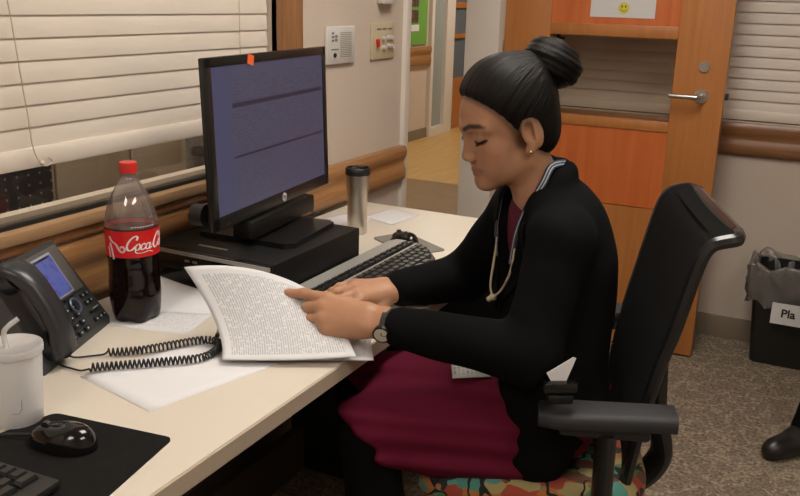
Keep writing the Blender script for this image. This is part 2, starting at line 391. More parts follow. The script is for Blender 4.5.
MB().bx(.893, .8945, .008, .036, 1.02, 1.11).build('latch_plate', M_metal, dr, False)
MB().bx(.893, .907, .014, .03, 1.055, 1.08, .003).build('latch_bolt', M_dkmetal, dr)
MB().cyl((-.005, -.004, 1.24), (-.005, -.004, 1.16), .007, 10).build('hinge', M_metal, dr)
MB().cyl((-.005, -.004, .3), (-.005, -.004, .22), .007, 10).build('hinge', M_metal, dr)
sg = thing('paper_sign', 'white paper sign with a yellow smiley face on the orange door', 'sign', (.61, 3.5355, 1.345))
M_sign = mat('sign_paper', (.62, .60, .60), .7)
MB().bx(-.126, .126, -.0012, 0, 0, .195).build('sheet', M_sign, sg, False)
M_yel = mat('smiley_yellow', (.62, .55, .05), .6)
MB().cyl((.005, -.0012, .036), (.005, -.0022, .036), .0215, 28).build('smiley_face', M_yel, sg)
f = MB()
for dx in (-.007, .007): f.ball((.005+dx, -.0024, .042), (.0028, .0008, .0045), None, 10)
f.tube([(.005+.013*math.cos(a), -.0024, .036+.012*math.sin(a)) for a in np.linspace(PI*1.12, PI*1.88, 10)], .0011, 6).build('smiley_features', M_gasket, sg)

# ------------------------------------------------------------------ wall devices
M_dev = mat('device_plastic', (.56, .53, .50), .45); M_slot = mat('device_slot', (.16, .15, .14), .6); M_plate = mat('ivory_plate', (.50, .42, .28), .45); M_red = mat('red_plastic', (.55, .03, .02), .4)
t = thing('wall_intercom', 'white wall intercom with speaker slots beside the monitor', 'intercom', (0, 2.40, 1.25))
MB().bx(0, .012, -.086, .086, -.057, .057, .004).build('housing', M_dev, t)
MB().bx(.012, .0135, -.074, .074, -.046, .046, .001).build('face_plate', M_dev, t)
q = MB()
for k in range(14): q.bx(.0134, .0142, -.012, .058, -.036+k*.0056, -.0345+k*.0056)
q.build('speaker_slots', M_slot, t, False)
q = MB()
for k in range(3): q.bx(.0134, .015, -.062, -.05, .012+k*.011, .018+k*.011)
for k in range(2): q.bx(.0134, .015, -.042, -.03, .012+k*.011, .02+k*.011)
q.build('button_group', M_slot, t, False)
MB().bx(.0134, .0142, -.064, -.022, -.014, -.010).build('printed_caption', M_slot, t, False)
MB().cyl((.0134, -.045, -.029), (.018, -.045, -.029), .0065, 14).build('call_button', M_gasket, t)
t = thing('call_station', 'ivory wall plate with a red pull switch and knobs', 'switch plate', (0, 2.687, 1.253))
MB().bx(0, .008, -.083, .083, -.059, .059, .004).build('plate', M_plate, t)
MB().box((.014, -.048, -.004), (.010, .014, .028), Matrix.Rotation(.15, 3, 'X'), .003).build('red_switch', M_red, t)
for (a, b) in ((-.006, .010), (-.004, -.020), (.030, .012), (.052, .010), (.034, -.016), (.056, -.018)):
    MB().cyl((.008, a, b), (.018, a, b), .0075, 14).build('knob', M_dev, t)
q = MB()
for k in range(3): q.bx(.0079, .0086, -.05+k*.04, -.02+k*.04, .038, .043)
q.build('printed_legend', M_slot, t, False)
t = thing('wall_box', 'small ivory wall box above the switch plate at the top edge', 'wall box', (0, 2.69, 1.415))
MB().bx(0, .03, -.042, .042, -.04, .05, .004).build('housing', M_dev, t)
MB().bx(.03, .033, -.03, .03, -.02, .04, .002).build('cover', M_plate, t)

# ------------------------------------------------------------------ corridor things
t = thing('bulletin_board', 'green board with small pictures on the corridor wall', 'board', (-2.4, 7.9, .95))
MB().bx(0, .015, -.9, .27, 0, 1.1).build('backing', mat('green_board', (.14, .34, .05), .7), t, False)
M_pic = mat('photo_print', (.10, .06, .04), .5, var=.7, vscale=25)
for z in (.21, .36): MB().bx(.015, .018, -.16, .06, z, z+.12).build('picture', M_pic, t, False)
MB().bx(.015, .017, -.2, .08, .13, .19).build('caption_strip', M_paper, t, False)
d2 = S(thing('door_2', 'white framed glass panel in the corridor', 'door', (-2.45, 8.24, 0)))
MB().bx(0, .09, 0, .06, 0, 2.1).bx(0, .09, .37, .58, 0, 2.1).bx(0, .09, .06, .37, 0, .09).bx(0, .09, .06, .37, 2.0, 2.1).build('frame', M_white, d2, False)
MB().bx(.03, .05, .06, .37, .09, 2.0).build('frosted_pane', mat('frosted_glass', (.30, .33, .32), .2), d2, False)
d3 = S(thing('door_3', 'orange wooden door with blue grey glass in the corridor', 'door', (-2.46, 8.82, 0)))
MB().bx(0, .05, 0, .9, 0, .55).bx(0, .05, 0, .9, .98, 1.03).bx(0, .05, 0, .9, 1.3, 1.36).bx(0, .05, 0, .12, .55, 2.1).bx(0, .05, .8, .9, .55, 2.1).bx(0, .05, 0, .9, 2., 2.1).build('leaf', M_door, d3, False)
MB().bx(.02, .03, .1, .82, .55, 2.).build('glass_pane', mat('blue_grey_glass', (.13, .15, .18), .15), d3, False)

# ------------------------------------------------------------------ room behind the window
t = thing('storage_cabinet', 'beige cabinet seen through the window under the blind', 'cabinet', (-.62, 2.05, 0))
M_cab = mat('beige_laminate', (.68, .58, .45), .6)
MB().bx(-.45, 0, -.9, .6, 0, 2.2).build('carcass', M_cab, t, False)
for a, b in ((-.245, .055), (.065, .33), (-.6, -.255)): MB().bx(0, .018, a, b, .1, 2.1, .003).build('door', M_cab, t)
MB().bx(.018, .03, .325, .50, .70, 1.05).build('vent_panel', mat('vent_grey', (.12, .11, .09), .7, var=.5, vscale=40), t, False)
def perforated():
    m = mat('perforated_charcoal', (.035, .033, .036), .6); nt, b = N(m)
    tc = nt.nodes.new('ShaderNodeTexCoord'); v = nt.nodes.new('ShaderNodeVectorMath'); v.operation = 'MULTIPLY'; v.inputs[1].default_value = (0, 1/.036, 1/.027); nt.links.new(tc.outputs['Object'], v.inputs[0])
    fr = nt.nodes.new('ShaderNodeVectorMath'); fr.operation = 'FRACTION'; nt.links.new(v.outputs[0], fr.inputs[0])
    sb = nt.nodes.new('ShaderNodeVectorMath'); sb.operation = 'SUBTRACT'; sb.inputs[1].default_value = (0, .5, .5); nt.links.new(fr.outputs[0], sb.inputs[0])
    sc = nt.nodes.new('ShaderNodeVectorMath'); sc.operation = 'MULTIPLY'; sc.inputs[1].default_value = (0, .036, .027); nt.links.new(sb.outputs[0], sc.inputs[0])
    ln = nt.nodes.new('ShaderNodeVectorMath'); ln.operation = 'LENGTH'; nt.links.new(sc.outputs[0], ln.inputs[0])
    lt = nt.nodes.new('ShaderNodeMath'); lt.operation = 'LESS_THAN'; lt.inputs[1].default_value = .0034; nt.links.new(ln.outputs['Value'], lt.inputs[0])
    mx = nt.nodes.new('ShaderNodeMix'); mx.data_type = 'RGBA'; mx.inputs[6].default_value = (.075, .072, .078, 1); mx.inputs[7].default_value = (.45, .42, .38, 1)
    nt.links.new(lt.outputs[0], mx.inputs[0]); nt.links.new(mx.outputs[2], b.inputs['Base Color']); return m
t = thing('perforated_panel', 'dark perforated metal panel behind the glass at the left edge', 'panel', (-.42, 1.28, 0))
MB().bx(-.03, 0, -.5, .345, .0, 1.35).build('sheet', perforated(), t, False)

# ------------------------------------------------------------------ ceiling lights
def lamp(x, y, sx, sy, m, label):
    t = thing('ceiling_light', label, 'ceiling light', (x, y, CZ))
    MB().bx(-sx/2-.03, sx/2+.03, -sy/2-.03, -sy/2, -.02, 0).bx(-sx/2-.03, sx/2+.03, sy/2, sy/2+.03, -.02, 0).bx(-sx/2-.03, -sx/2, -sy/2, sy/2, -.02, 0).bx(sx/2, sx/2+.03, -sy/2, sy/2, -.02, 0).build('frame', M_white, t, False)
    MB().bx(-sx/2, sx/2, -sy/2, sy/2, -.012, -.006).build('diffuser', m, t, False)
lamp(.98, 1.80, .6, 1.2, M_emit, 'square ceiling light over the desk')
lamp(2.5, .4, .6, 1.2, M_emitb, 'ceiling light over the middle of the office')
lamp(.9, -1.2, .6, 1.2, M_emitb, 'ceiling light behind the camera')
lamp(-1.2, 5.0, .6, 1.2, M_emit2, 'corridor ceiling light near the doorway')
lamp(-1.2, 8.5, .6, 1.2, M_emit2, 'corridor ceiling light further along')
lamp(-.36, 1.4, .3, 1.2, M_emit3, 'unseen ceiling light added to brighten the room behind the window')  # added lamp, out of view, so the cabinet behind the glass is lit
# ------------------------------------------------------------------ desk
DZ = .74
M_desk = mat('cream_laminate', (.63, .56, .47), .4, var=.015, vscale=5)
M_desk_edge = mat('desk_edge_band', (.42, .34, .26), .5)
M_under = mat('dark_brown_panel', (.035, .024, .018), .6)
dk = thing('desk', 'long cream desk along the window wall with dark panels below', 'desk', (.35, 1., 0))
MB().bx(-.318, .312, -1.5, 1.485, DZ-.03, DZ).build('worktop', M_desk, dk, False)
MB().bx(.312, .317, -1.5, 1.485, DZ-.03, DZ-.001).build('edge_band', M_desk_edge, dk, False)
MB().bx(-.318, .30, 1.46, 1.484, 0, DZ-.031).build('side_panel', M_black, dk, False)
MB().bx(-.28, .02, 1.02, 1.06, 0, DZ-.031).build('side_panel', M_black, dk, False)
MB().bx(-.28, -.26, -1.4, 1.02, .25, DZ-.031).build('back_panel', M_under, dk, False)
MB().bx(-.26, -.235, -1.4, 1.02, .0, .14).build('cable_trough', M_under, dk, False)
MB().bx(-.26, .29, -1.46, -1.42, 0, DZ-.031).build('side_panel', M_black, dk, False)

# ------------------------------------------------------------------ computer
M_pc = mat('pc_case_black', (.007, .0068, .0065), .5, spec=.25); M_silver = mat('silver_trim', (.42, .41, .38), .35, .6)
pc = thing('desktop_computer', 'black flat desktop computer lying under the monitor', 'computer', (.215, 1.665, DZ))
MB().bx(-.168, .174, -.185, .19, .004, .099, .003).build('case', M_pc, pc)
MB().bx(-.168, .174, -.196, -.186, .004, .099, .004).build('front_bezel', M_blackg, pc)
MB().bx(-.15, .172, -.1985, -.195, .086, .0955, .0015).build('silver_strip', M_silver, pc)
MB().bx(-.06, .02, -.150, -.143, .099, .1005).build('badge_strip', M_silver, pc, False)
MB().bx(-.165, .0, -.198, -.1955, .052, .066, .001).build('disc_drive', M_pc, pc)
for k in (0, 1): MB().bx(-.06+k*.022, -.048+k*.022, -.1975, -.1955, .072, .077).build('usb_port', M_slot, pc, False)
for a in (-.14, .14):
    for b in (-.16, .16): MB().cyl((a, b, 0), (a, b, .005), .012, 12).build('foot', M_black, pc)
# monitor
def screen_mat():
    m = mat('lit_screen', (.02, .02, .03), .35); nt, b = N(m)
    uv = nt.nodes.new('ShaderNodeTexCoord'); sp = nt.nodes.new('ShaderNodeSeparateXYZ'); nt.links.new(uv.outputs['UV'], sp.inputs[0])
    def math_(op, a, bb=None, c=None):
        n = nt.nodes.new('ShaderNodeMath'); n.operation = op
        for i, v in enumerate((a, bb, c)):
            if v is None: continue
            if isinstance(v, (int, float)): n.inputs[i].default_value = v
            else: nt.links.new(v, n.inputs[i])
        return n.outputs[0]
    u, v = sp.outputs[0], sp.outputs[1]
    def band(x, a, bb): return math_('MULTIPLY', math_('GREATER_THAN', x, a), math_('LESS_THAN', x, bb))
    bars = math_('MAXIMUM', math_('MULTIPLY', band(v, .712, .744), band(u, .15, .985)), math_('MULTIPLY', band(v, .362, .380), band(u, .15, .985)))
    mp = nt.nodes.new('ShaderNodeMapping'); mp.inputs['Scale'].default_value = (60, 1, 1); nt.links.new(uv.outputs['UV'], mp.inputs[0])
    cell = math_('FLOOR', math_('MULTIPLY', v, 44)); cb = nt.nodes.new('ShaderNodeCombineXYZ')
    nt.links.new(math_('MULTIPLY', u, 26), cb.inputs[0]); nt.links.new(math_('MULTIPLY', cell, 3.7), cb.inputs[1])
    ns = nt.nodes.new('ShaderNodeTexNoise'); ns.inputs['Scale'].default_value = 1.; nt.links.new(cb.outputs[0], ns.inputs['Vector'])
    line = math_('LESS_THAN', math_('FRACT', math_('MULTIPLY', v, 44)), .5)
    txt = math_('MULTIPLY', math_('MULTIPLY', line, math_('GREATER_THAN', ns.outputs['Fac'], .5)), math_('MULTIPLY', band(v, .04, .93), band(u, .15, .97)))
    side = math_('LESS_THAN', u, .14)
    r = nt.nodes.new('ShaderNodeMix'); r.data_type = 'RGBA'; r.inputs[6].default_value = (.095, .093, .165, 1); r.inputs[7].default_value = (.070, .068, .118, 1)
    nt.links.new(txt, r.inputs[0])
    r2 = nt.nodes.new('ShaderNodeMix'); r2.data_type = 'RGBA'; r2.inputs[7].default_value = (.018, .014, .04, 1); nt.links.new(bars, r2.inputs[0]); nt.links.new(r.outputs[2], r2.inputs[6])
    r3 = nt.nodes.new('ShaderNodeMix'); r3.data_type = 'RGBA'; r3.inputs[7].default_value = (.082, .086, .185, 1); nt.links.new(side, r3.inputs[0]); nt.links.new(r2.outputs[2], r3.inputs[6])
    nt.links.new(r3.outputs[2], b.inputs['Emission Color']); b.inputs['Emission Strength'].default_value = .47
    return m
mo = thing('monitor', 'black widescreen monitor with a lit bluish screen on the computer', 'monitor', (.225, 1.705, DZ+.0995), math.radians(6.9))
M_bez = mat('monitor_bezel', (.008, .008, .008), .3)
# local: x towards viewer (+X), y along width, z up
W2, ZB, ZT = .290, .068, .430
tilt = Matrix.Rotation(math.radians(-2), 3, 'Y')
def mp_(p): return tilt @ Vector((p[0], p[1], p[2]-.25))+Vector((0, 0, .25))
mb = MB(); mb.bx(.0, .012, -W2, W2, ZB, ZT, .003)
mb.bx(-.045, .0, -.2, .2, ZB+.05, ZT-.06, .02)
for v in mb.bm.verts: v.co = mp_(v.co)
mb.build('housing', M_bez, mo)
mb = MB()
for a in ((-W2, -W2+.022, ZB, ZT), (W2-.018, W2, ZB, ZT), (-W2, W2, ZT-.02, ZT), (-W2, W2, ZB, ZB+.028)): mb.bx(.0125, .0165, *a, .001)
for v in mb.bm.verts: v.co = mp_(v.co)
mb.build('bezel', M_bez, mo)
grid(2, 2, lambda u, v: mp_((.0135, -W2+.022+u*(2*W2-.04), ZB+.028+v*(ZT-.048-ZB))), 'screen', screen_mat(), mo)
M_logo = mat('logo_white', (.62, .62, .62), .4); M_orange = mat('orange_sticker', (.80, .13, .03), .6)
lg = MB().cyl(mp_((.0165, .03, ZB+.014)), mp_((.0172, .03, ZB+.014)), .0105, 24).build('logo', M_logo, mo)
me = text_mesh('hp', .017, .0003); me.transform(Matrix.Translation(mp_((.0174, .03, ZB+.0155))) @ Matrix(((0, 0, 1, 0), (1, 0, 0, 0), (0, 1, 0, 0), (0, 0, 0, 1))))
link('logo_letters', me, M_bez, mo, False)
q = MB().box((.0172, -.105, ZT-.0125), (.001, .026, .022), Matrix.Rotation(-.25, 3, 'X'))
for v in q.bm.verts: v.co = mp_(v.co)
q.build('orange_sticker', M_orange, mo, False)
MB().bx(-.02, .035, -.15, .175, .018, .062, .006).build('speaker_bar', M_pc, mo)
MB().bx(-.075, -.03, -.035, .035, .01, .30, .008).build('stand_column', M_bez, mo)
mb = MB(); mb.prism([(-.13, -.11), (.10, -.125), (.118, -.11), (.118, .11), (.10, .125), (-.13, .11)], 0, .012, lambda u, v, t: (u, v, t)).build('stand_base', M_bez, mo)
MB().tube(catmull([(-.02, .19, .05), (.0, .205, .035), (.01, .2, .01), (.03, .215, .002)], 6), .0022, 6).build('cable', M_black, mo)
MB().cyl((-.05, -.255, .095), (-.02, -.255, .095), .024, 24).build('cable_hub', M_black, mo)

# ------------------------------------------------------------------ keyboards
M_key = mat('key_black', (.014, .014, .014), .3); M_kb = mat('keyboard_body', (.014, .013, .012), .45); M_kbs = mat('keyboard_silver', (.36, .345, .32), .4, .3)
def key_mesh():
    m = MB(); m.loft([[(-.5, -.5, 0), (.5, -.5, 0), (.5, .5, 0), (-.5, .5, 0)], [(-.47, -.47, .55), (.47, -.47, .55), (.47, .47, .55), (-.47, .47, .55)], [(-.36, -.34, 1), (.36, -.34, 1), (.36, .38, 1), (-.36, .38, 1)]])
    o = m.build('key', M_key, None, False); me = o.data; bpy.data.objects.remove(o); return me
KEY = key_mesh()
def keys(root, rows, z0, slope, hgt):
    for x, y0, y1, n, d in rows:       # x = row centre (towards the typist), keys from y0 to y1
        st = (y1-y0)/n
        for i in range(n):
            o = bpy.data.objects.new('key', KEY); COL.objects.link(o); o.parent = root
            o.location = (x, y0+(i+.5)*st, z0+slope*x); o.scale = (d, st*.9, hgt)
kb = thing('keyboard', 'black multimedia keyboard with a silver top band beside the computer', 'keyboard', (.394, 1.525, DZ))
poly = [(0, 0), (0, .485), (.012, .515), (.05, .525), (.11, .50), (.155, .445), (.178, .38), (.178, 0)]
zz = lambda x: .026-.07*x
mb = MB(); mb.loft([[(x, y, 0) for x, y in poly], [(x, y, zz(x)) for x, y in poly], [(x*.985+.001, y*.99+.002, zz(x)+.003) for x, y in poly]]).build('body', M_kb, kb)
mb = MB(); pl = [(.001, .004), (.001, .478), (.012, .508), (.036, .515), (.036, .004)]
mb.loft([[(x, y, zz(x)) for x, y in pl], [(x, y, zz(x)+.005) for x, y in pl]]).build('silver_band', M_kbs, kb)
mb = MB(); pl = [(.066, .004), (.066, .515), (.073, .513), (.073, .004)]
mb.loft([[(x, y, zz(x)) for x, y in pl], [(x, y, zz(x)+.005) for x, y in pl]]).build('silver_divider', M_kbs, kb)
keys(kb, [(.046, .02, .50, 16, .010), (.058, .02, .505, 16, .010), (.085, .02, .50, 17, .0165), (.103, .02, .49, 16, .0165), (.121, .02, .47, 16, .0165), (.139, .02, .44, 15, .0165), (.157, .02, .40, 10, .0165)], .0285, -.07, .0085)
kb1 = thing('keyboard', 'black keyboard cut off by the lower left corner of the desk', 'keyboard', (.40, .728, DZ), math.radians(3))
# this one is turned: its far edge faces the mouse pad
mb = MB(); mb.bx(0, .155, -.44, 0, .006, .02, .004).build('body', M_kb, kb1)
keys(kb1, [(.018, -.43, -.01, 15, .013), (.044, -.43, -.01, 17, .0165), (.063, -.43, -.01, 17, .0165), (.082, -.43, -.01, 17, .0165), (.101, -.43, -.01, 17, .0165), (.12, -.43, -.01, 12, .0165)], .02, 0, .008)
# ------------------------------------------------------------------ mice and pads
def mouse(root):
    mb = MB(); rings = []
    n = 24
    for k in range(9):
        t = k/8; a = t*PI/2; s = math.cos(a)**.6 if k < 8 else .02; z = .001+.034*math.sin(a)
        rings.append([(.056*s*math.cos(b)-.006*t, (.031-.003*math.cos(b))*s*math.sin(b), z*(1-.12*math.cos(b)*t)) for b in np.linspace(0, 2*PI, n, endpoint=False)])
    mb.loft(rings).build('shell', M_blackg, root, True, 60)
    MB().cyl((.026, -.004, .0275), (.026, .004, .0275), .0075, 16).build('scroll_wheel', M_key, root)
    MB().tube([(.052, 0, .011), (.030, 0, .0262), (.006, 0, .0345)], .0008, 5).build('button_seam', M_slot, root)
def pad(root, pts, m, z=.003):
    c = Vector((sum(p[0] for p in pts)/len(pts), sum(p[1] for p in pts)/len(pts)))
    out = []
    for i, p in enumerate(pts):
        a, b, q = Vector(pts[i-1]), Vector(p), Vector(pts[(i+1) % len(pts)])
        d0 = (a-b).normalized()*.012; d1 = (q-b).normalized()*.012
        for t in np.linspace(0, 1, 5): out.append((b+d0*(1-t)**2+d1*t**2))
    MB().loft([[(p.x, p.y, 0) for p in out], [(p.x, p.y, z) for p in out]]).build('mat', m, root)
M_pad1 = mat('mouse_pad_black', (.008, .0075, .007), .85, spec=.15, var=.25, vscale=40, bump=.3, bscale=600); M_pad2 = mat('mouse_pad_grey', (.20, .18, .155), .7, bump=.3, bscale=600)
mp1 = thing('mouse_pad', 'large black mouse pad at the near end of the desk', 'mouse pad', (.48, .83, DZ))
pad(mp1, [(-.111, .065), (.106, .094), (.15, -.14), (-.155, -.15)], M_pad1)
mp2 = thing('mouse_pad', 'grey mouse pad behind the keyboard near the steel tumbler', 'mouse pad', (.41, 2.09, DZ))
pad(mp2, [(-.115, .01), (-.063, .115), (.114, .006), (.055, -.10)], M_pad2)
ms = thing('computer_mouse', 'glossy black corded mouse on the black mouse pad', 'mouse', (.462, .825, DZ+.0035), math.radians(190))
mouse(ms)
MB().tube(catmull([(.054, 0, .008), (.085, .006, .006), (.13, .02, .003), (.19, .05, .003), (.25, .07, -.002)], 6), .0022, 6).build('cord', M_black, ms)
ms2 = thing('computer_mouse', 'black mouse on the grey pad behind the keyboard', 'mouse', (.402, 2.085, DZ+.0035), math.radians(150))
mouse(ms2)

# ------------------------------------------------------------------ tumbler, cup, bottle
tm = thing('travel_mug', 'tall stainless steel travel tumbler with black lid on the desk', 'mug', (.228, 2.129, DZ))
MB().lathe([(0, 0), (.026, 0), (.0285, .003), (.029, .03), (.0285, .07), (.030, .11), (.0335, .15), (.0345, .168), (.0345, .172), (0, .172)], n=48).build('body', mat('tumbler_steel', (.66, .61, .54), .33, 1., bump=.04, bscale=60), tm)
mb = MB().lathe([(0, .172), (.0355, .172), (.0358, .178), (.035, .19), (.033, .1925), (.030, .1925), (.027, .185), (0, .185)], n=40)
mb.bx(-.012, .012, -.027, -.008, .184, .193, .003).bx(-.012, .012, .008, .027, .184, .193, .003)
mb.build('lid', M_black, tm)
M_cup = clear('cup_plastic', (.9, .9, .9), .03, .3, .95, (.93, .915, .91))
cu = thing('drink_cup', 'white plastic cup with lid at the left edge of the desk', 'cup', (.334, .853, DZ))
MB().lathe([(0, 0), (.036, 0), (.0385, .004), (.040, .03), (.0445, .118), (.0445, .122), (.043, .122), (.0435, .118), (.0385, .03), (.036, .006), (0, .006)], n=48).build('body', M_cup, cu)
MB().lathe([(0, .122), (.010, .124), (.036, .125), (.040, .128), (.0465, .128), (.0475, .124), (.047, .117), (.0455, .117), (.0455, .121), (.040, .1225), (.0, .1215)], n=48).build('lid', clear('lid_plastic', (.92, .92, .92), .06, .2, .7, (.82, .80, .79)), cu)
MB().tube([(.0405*math.cos(a), .0405*math.sin(a), z) for a, z in [(-.95, .085), (-.7, .088), (-.45, .085), (-.42, .07), (-.48, .05), (-.5, .035), (-.62, .028), (-.85, .03)]], .0007, 5).build('embossed_line', mat('emboss_grey', (.45, .43, .42), .6), cu)
dw = thing('drinking_straw', 'translucent white bent straw standing in the white cup', 'straw', (.338, .85, DZ+.01))
MB().tube(catmull([(.0, 0, 0), (-.004, .0, .08), (-.008, -.002, .115), (-.009, -.003, .137), (-.006, .003, .147), (.003, .016, .158)], 8), .0042, 12).build('tube', clear('straw_plastic', (.95, .95, .95), .08, .15, .6, (.82, .82, .82)), dw)

bo = thing('soda_bottle', 'two litre cola bottle with red cap and label, two fifths full', 'bottle', (.172, 1.292, DZ))
def lobes(r, z, a): return 1-.24*max(0, 1-z/.034)*(.5+.5*math.cos(5*a))
prof = [(.0, .006), (.02, .002), (.040, .0), (.047, .006), (.050, .02), (.0515, .04), (.0525, .06), (.0515, .085), (.0500, .105), (.0505, .135), (.053, .141), (.053, .201), (.0525, .208), (.0495, .226), (.0435, .247), (.035, .266), (.025, .283), (.0172, .295), (.0142, .301), (.0142, .305), (.0168, .306), (.0168, .309), (.0138, .310), (.0138, .320)]
MB().lathe([p for p in prof if p[1] > .190], n=60, cap=False).build('bottle_body', clear('pet_plastic', (.95, .92, .91), .07, .05, .34, (.42, .35, .33)), bo)
M_cola = mat('cola', (.006, .002, .0015), .10, spec=.35)
MB().lathe([(0, .008)]+prof[1:11]+[(.0522, .192), (0, .192)], n=60, mod=lobes).build('filled_base', M_cola, bo)
M_lab = mat('label_red', (.62, .012, .012), .3); M_labw = mat('label_white', (.80, .76, .74), .4); M_labb = mat('label_dark', (.03, .01, .01), .4)
lr = .0536
lb = MB().lathe([(lr-.0006, .144), (lr, .144), (lr, .200), (lr-.0006, .200)], n=72, cap=False).build('label', M_lab, bo)
MB().lathe([(lr+.0001, .199), (lr+.0003, .199), (lr+.0003, .202), (lr+.0001, .202)], n=72, cap=False).build('label_edge', M_labb, lb)
mb = MB().lathe([(.0, .308), (.0172, .308), (.0172, .3275), (.0165, .329), (0, .329)], n=60, mod=lambda r, z, a: 1+.012*math.cos(30*a)); mb.build('cap', mat('cap_red', (.56, .02, .015), .35), bo)
# script lettering wrapped round the label
A0 = math.radians(-46)
def stroke(mb, pts, w, ang0, z0, sc, shear=.28, closed=False, n=7):
    P = catmull(pts, n, closed); V = []
    for i, p in enumerate(P):
        q = P[min(i+1, len(P)-1)]-P[max(i-1, 0)]; q = q/(np.linalg.norm(q)+1e-9)
        ww = w*(.55+.6*abs(q[1]))                    # thicker down-strokes
        nrm = np.array([-q[1], q[0]])*ww*.5
        V.append((p+nrm, p-nrm))
    def W(p, rr):
        x = p[0]+shear*p[1]; a = ang0+x*sc/lr
        return (rr*math.cos(a), rr*math.sin(a), z0+p[1]*sc)
    mb.loft([[W(a, lr+.0002), W(a, lr+.0007), W(b, lr+.0007), W(b, lr+.0002)] for a, b in V])
mb = MB(); sc = .0132; a0 = A0-.27; z0 = .160
def letterC(x): return [(x+1.25, 1.55), (x+1.32, 1.95), (x+1.0, 2.2), (x+.5, 1.9), (x+.12, 1.2), (x+.1, .5), (x+.45, .02), (x+.95, .15), (x+1.3, .6)]
def oval(x, r=.34): return [(x+r+r*math.cos(a), .48+.46*math.sin(a)) for a in np.linspace(.6, .6+2*PI, 9)]
stroke(mb, letterC(0), .27, a0, z0, sc)
stroke(mb, oval(1.35), .2, a0, z0, sc)
stroke(mb, [(2.75, .75), (2.6, .95), (2.3, .8), (2.2, .4), (2.4, .03), (2.75, .15), (2.95, .4)], .2, a0, z0, sc)
stroke(mb, oval(2.95), .2, a0, z0, sc); stroke(mb, [(3.66, .95), (3.6, .4), (3.72, .03), (4.0, .3)], .2, a0, z0, sc)
stroke(mb, [(3.95, .55), (4.2, .62), (4.45, .58)], .18, a0, z0, sc)
stroke(mb, letterC(4.25), .27, a0, z0, sc)
stroke(mb, oval(5.6), .2, a0, z0, sc)
stroke(mb, [(6.35, .3), (6.75, 1.2), (6.8, 2.0), (6.6, 2.1), (6.45, 1.5), (6.45, .3), (6.65, .02), (6.95, .3)], .19, a0, z0, sc)
stroke(mb, oval(7.0), .2, a0, z0, sc); stroke(mb, [(7.71, .95), (7.65, .4), (7.77, .03), (8.1, .35)], .2, a0, z0, sc)
stroke(mb, [(1.3, .6), (1.6, -.35), (2.6, -.5), (3.6, -.32), (4.4, -.55)], .15, a0, z0, sc)      # swash under the word
mb.build('script_lettering', M_labw, lb, False)
mb = MB()
stroke(mb, [(-2.7, 2.0), (-2.2, 1.3), (-1.5, .9), (-1.0, .1), (-.5, -.3), (-.1, .1), (-.4, .6), (-.85, .35)], .3, a0, z0, sc, 0)
stroke(mb, [(-2.6, 1.0), (-2.3, .1), (-2.1, -.8), (-2.0, -1.5)], .28, a0, z0, sc, 0)
stroke(mb, [(-3.0, .4), (-2.8, -.5), (-2.7, -1.3)], .2, a0, z0, sc, 0)
for k in range(9): stroke(mb, [(1.0+k*.42, 3.55), (1.28+k*.42, 3.55)], .22, a0, z0, sc, 0)
mb.build('ribbon_ornament', mat('label_pale', (.72, .50, .46), .4), lb, False)
# ------------------------------------------------------------------ telephone
M_ph = mat('phone_charcoal', (.044, .045, .046), .42); M_ph2 = mat('phone_face', (.085, .080, .072), .45); M_phk = mat('phone_key', (.012, .013, .015), .4); M_glyph = mat('key_legend', (.35, .36, .38), .5)
ph = thing('desk_phone', 'dark grey desk telephone with blue lit display and coiled cord', 'telephone', (.195, 1.114, DZ), math.atan2(.94, -.345))
th = math.radians(58)
def pt(a, b, c=0.): return Vector((a, b*math.cos(th)-c*math.sin(th), .015+b*math.sin(th)+c*math.cos(th)))
mb = MB(); side = [(0, .0), (0, .015), (.100, .175), (.110, .173), (.127, .155), (.06, .03), (.075, 0)]
mb.prism(side, -.132, .132, lambda u, v, t: (t*(1-.14*max(0, (v-.07)/.105)), u, v)).build('housing', M_ph, ph)
def slab(a0, a1, b0, b1, c0, c1, name, m, root=ph, bev=.0015):
    mb = MB().bx(a0, a1, b0, b1, c0, c1, bev)
    for v in mb.bm.verts: v.co = pt(*v.co)
    return mb.build(name, m, root)
slab(-.035, .106, .080, .180, .001, .006, 'screen_surround', M_ph2)
slab(-.026, .070, .084, .172, .0055, .0068, 'screen_rim', mat('pale_rim', (.33, .34, .37), .35), ph, .0005)
M_lcd = emis('phone_lcd', (.13, .16, .52), .62)
nt, b = N(M_lcd); tc = nt.nodes.new('ShaderNodeTexCoord'); nz = nt.nodes.new('ShaderNodeTexNoise'); nz.inputs['Scale'].default_value = 70; rp = nt.nodes.new('ShaderNodeValToRGB')
rp.color_ramp.elements[0].position = .40; rp.color_ramp.elements[1].position = .5; rp.color_ramp.elements[0].color = (.085, .10, .33, 1); rp.color_ramp.elements[1].color = (.125, .15, .47, 1)
nt.links.new(tc.outputs['Object'], nz.inputs['Vector']); nt.links.new(nz.outputs['Fac'], rp.inputs['Fac']); nt.links.new(rp.outputs['Color'], b.inputs['Emission Color']); b.inputs['Base Color'].default_value = (.01, .01, .03, 1)
slab(-.0235, .067, .0865, .168, .0068, .0075, 'display', M_lcd, ph, .0003)
slab(-.018, .061, .163, .167, .0075, .0078, 'display_header', M_phk, ph, .0001)
def btn(a, b, w, h, name='button', m=M_phk): return slab(a-w/2, a+w/2, b-h/2, b+h/2, 0, .005, name, m, ph, .0012)
for i in range(4):
    for j in range(3):
        k = btn(-.012+j*.026, .058-i*.0165-.0*j, .017, .0105)
        slab(-.014+j*.026, -.008+j*.026, .0565-i*.0165, .0605-i*.0165, .005, .0053, 'legend', M_glyph, k, .0001) if 0 else None
for i in range(5): btn(.088, .092+i*.016, .012, .009)
for i in range(4): btn(-.012+i*.024, .0755, .016, .006)
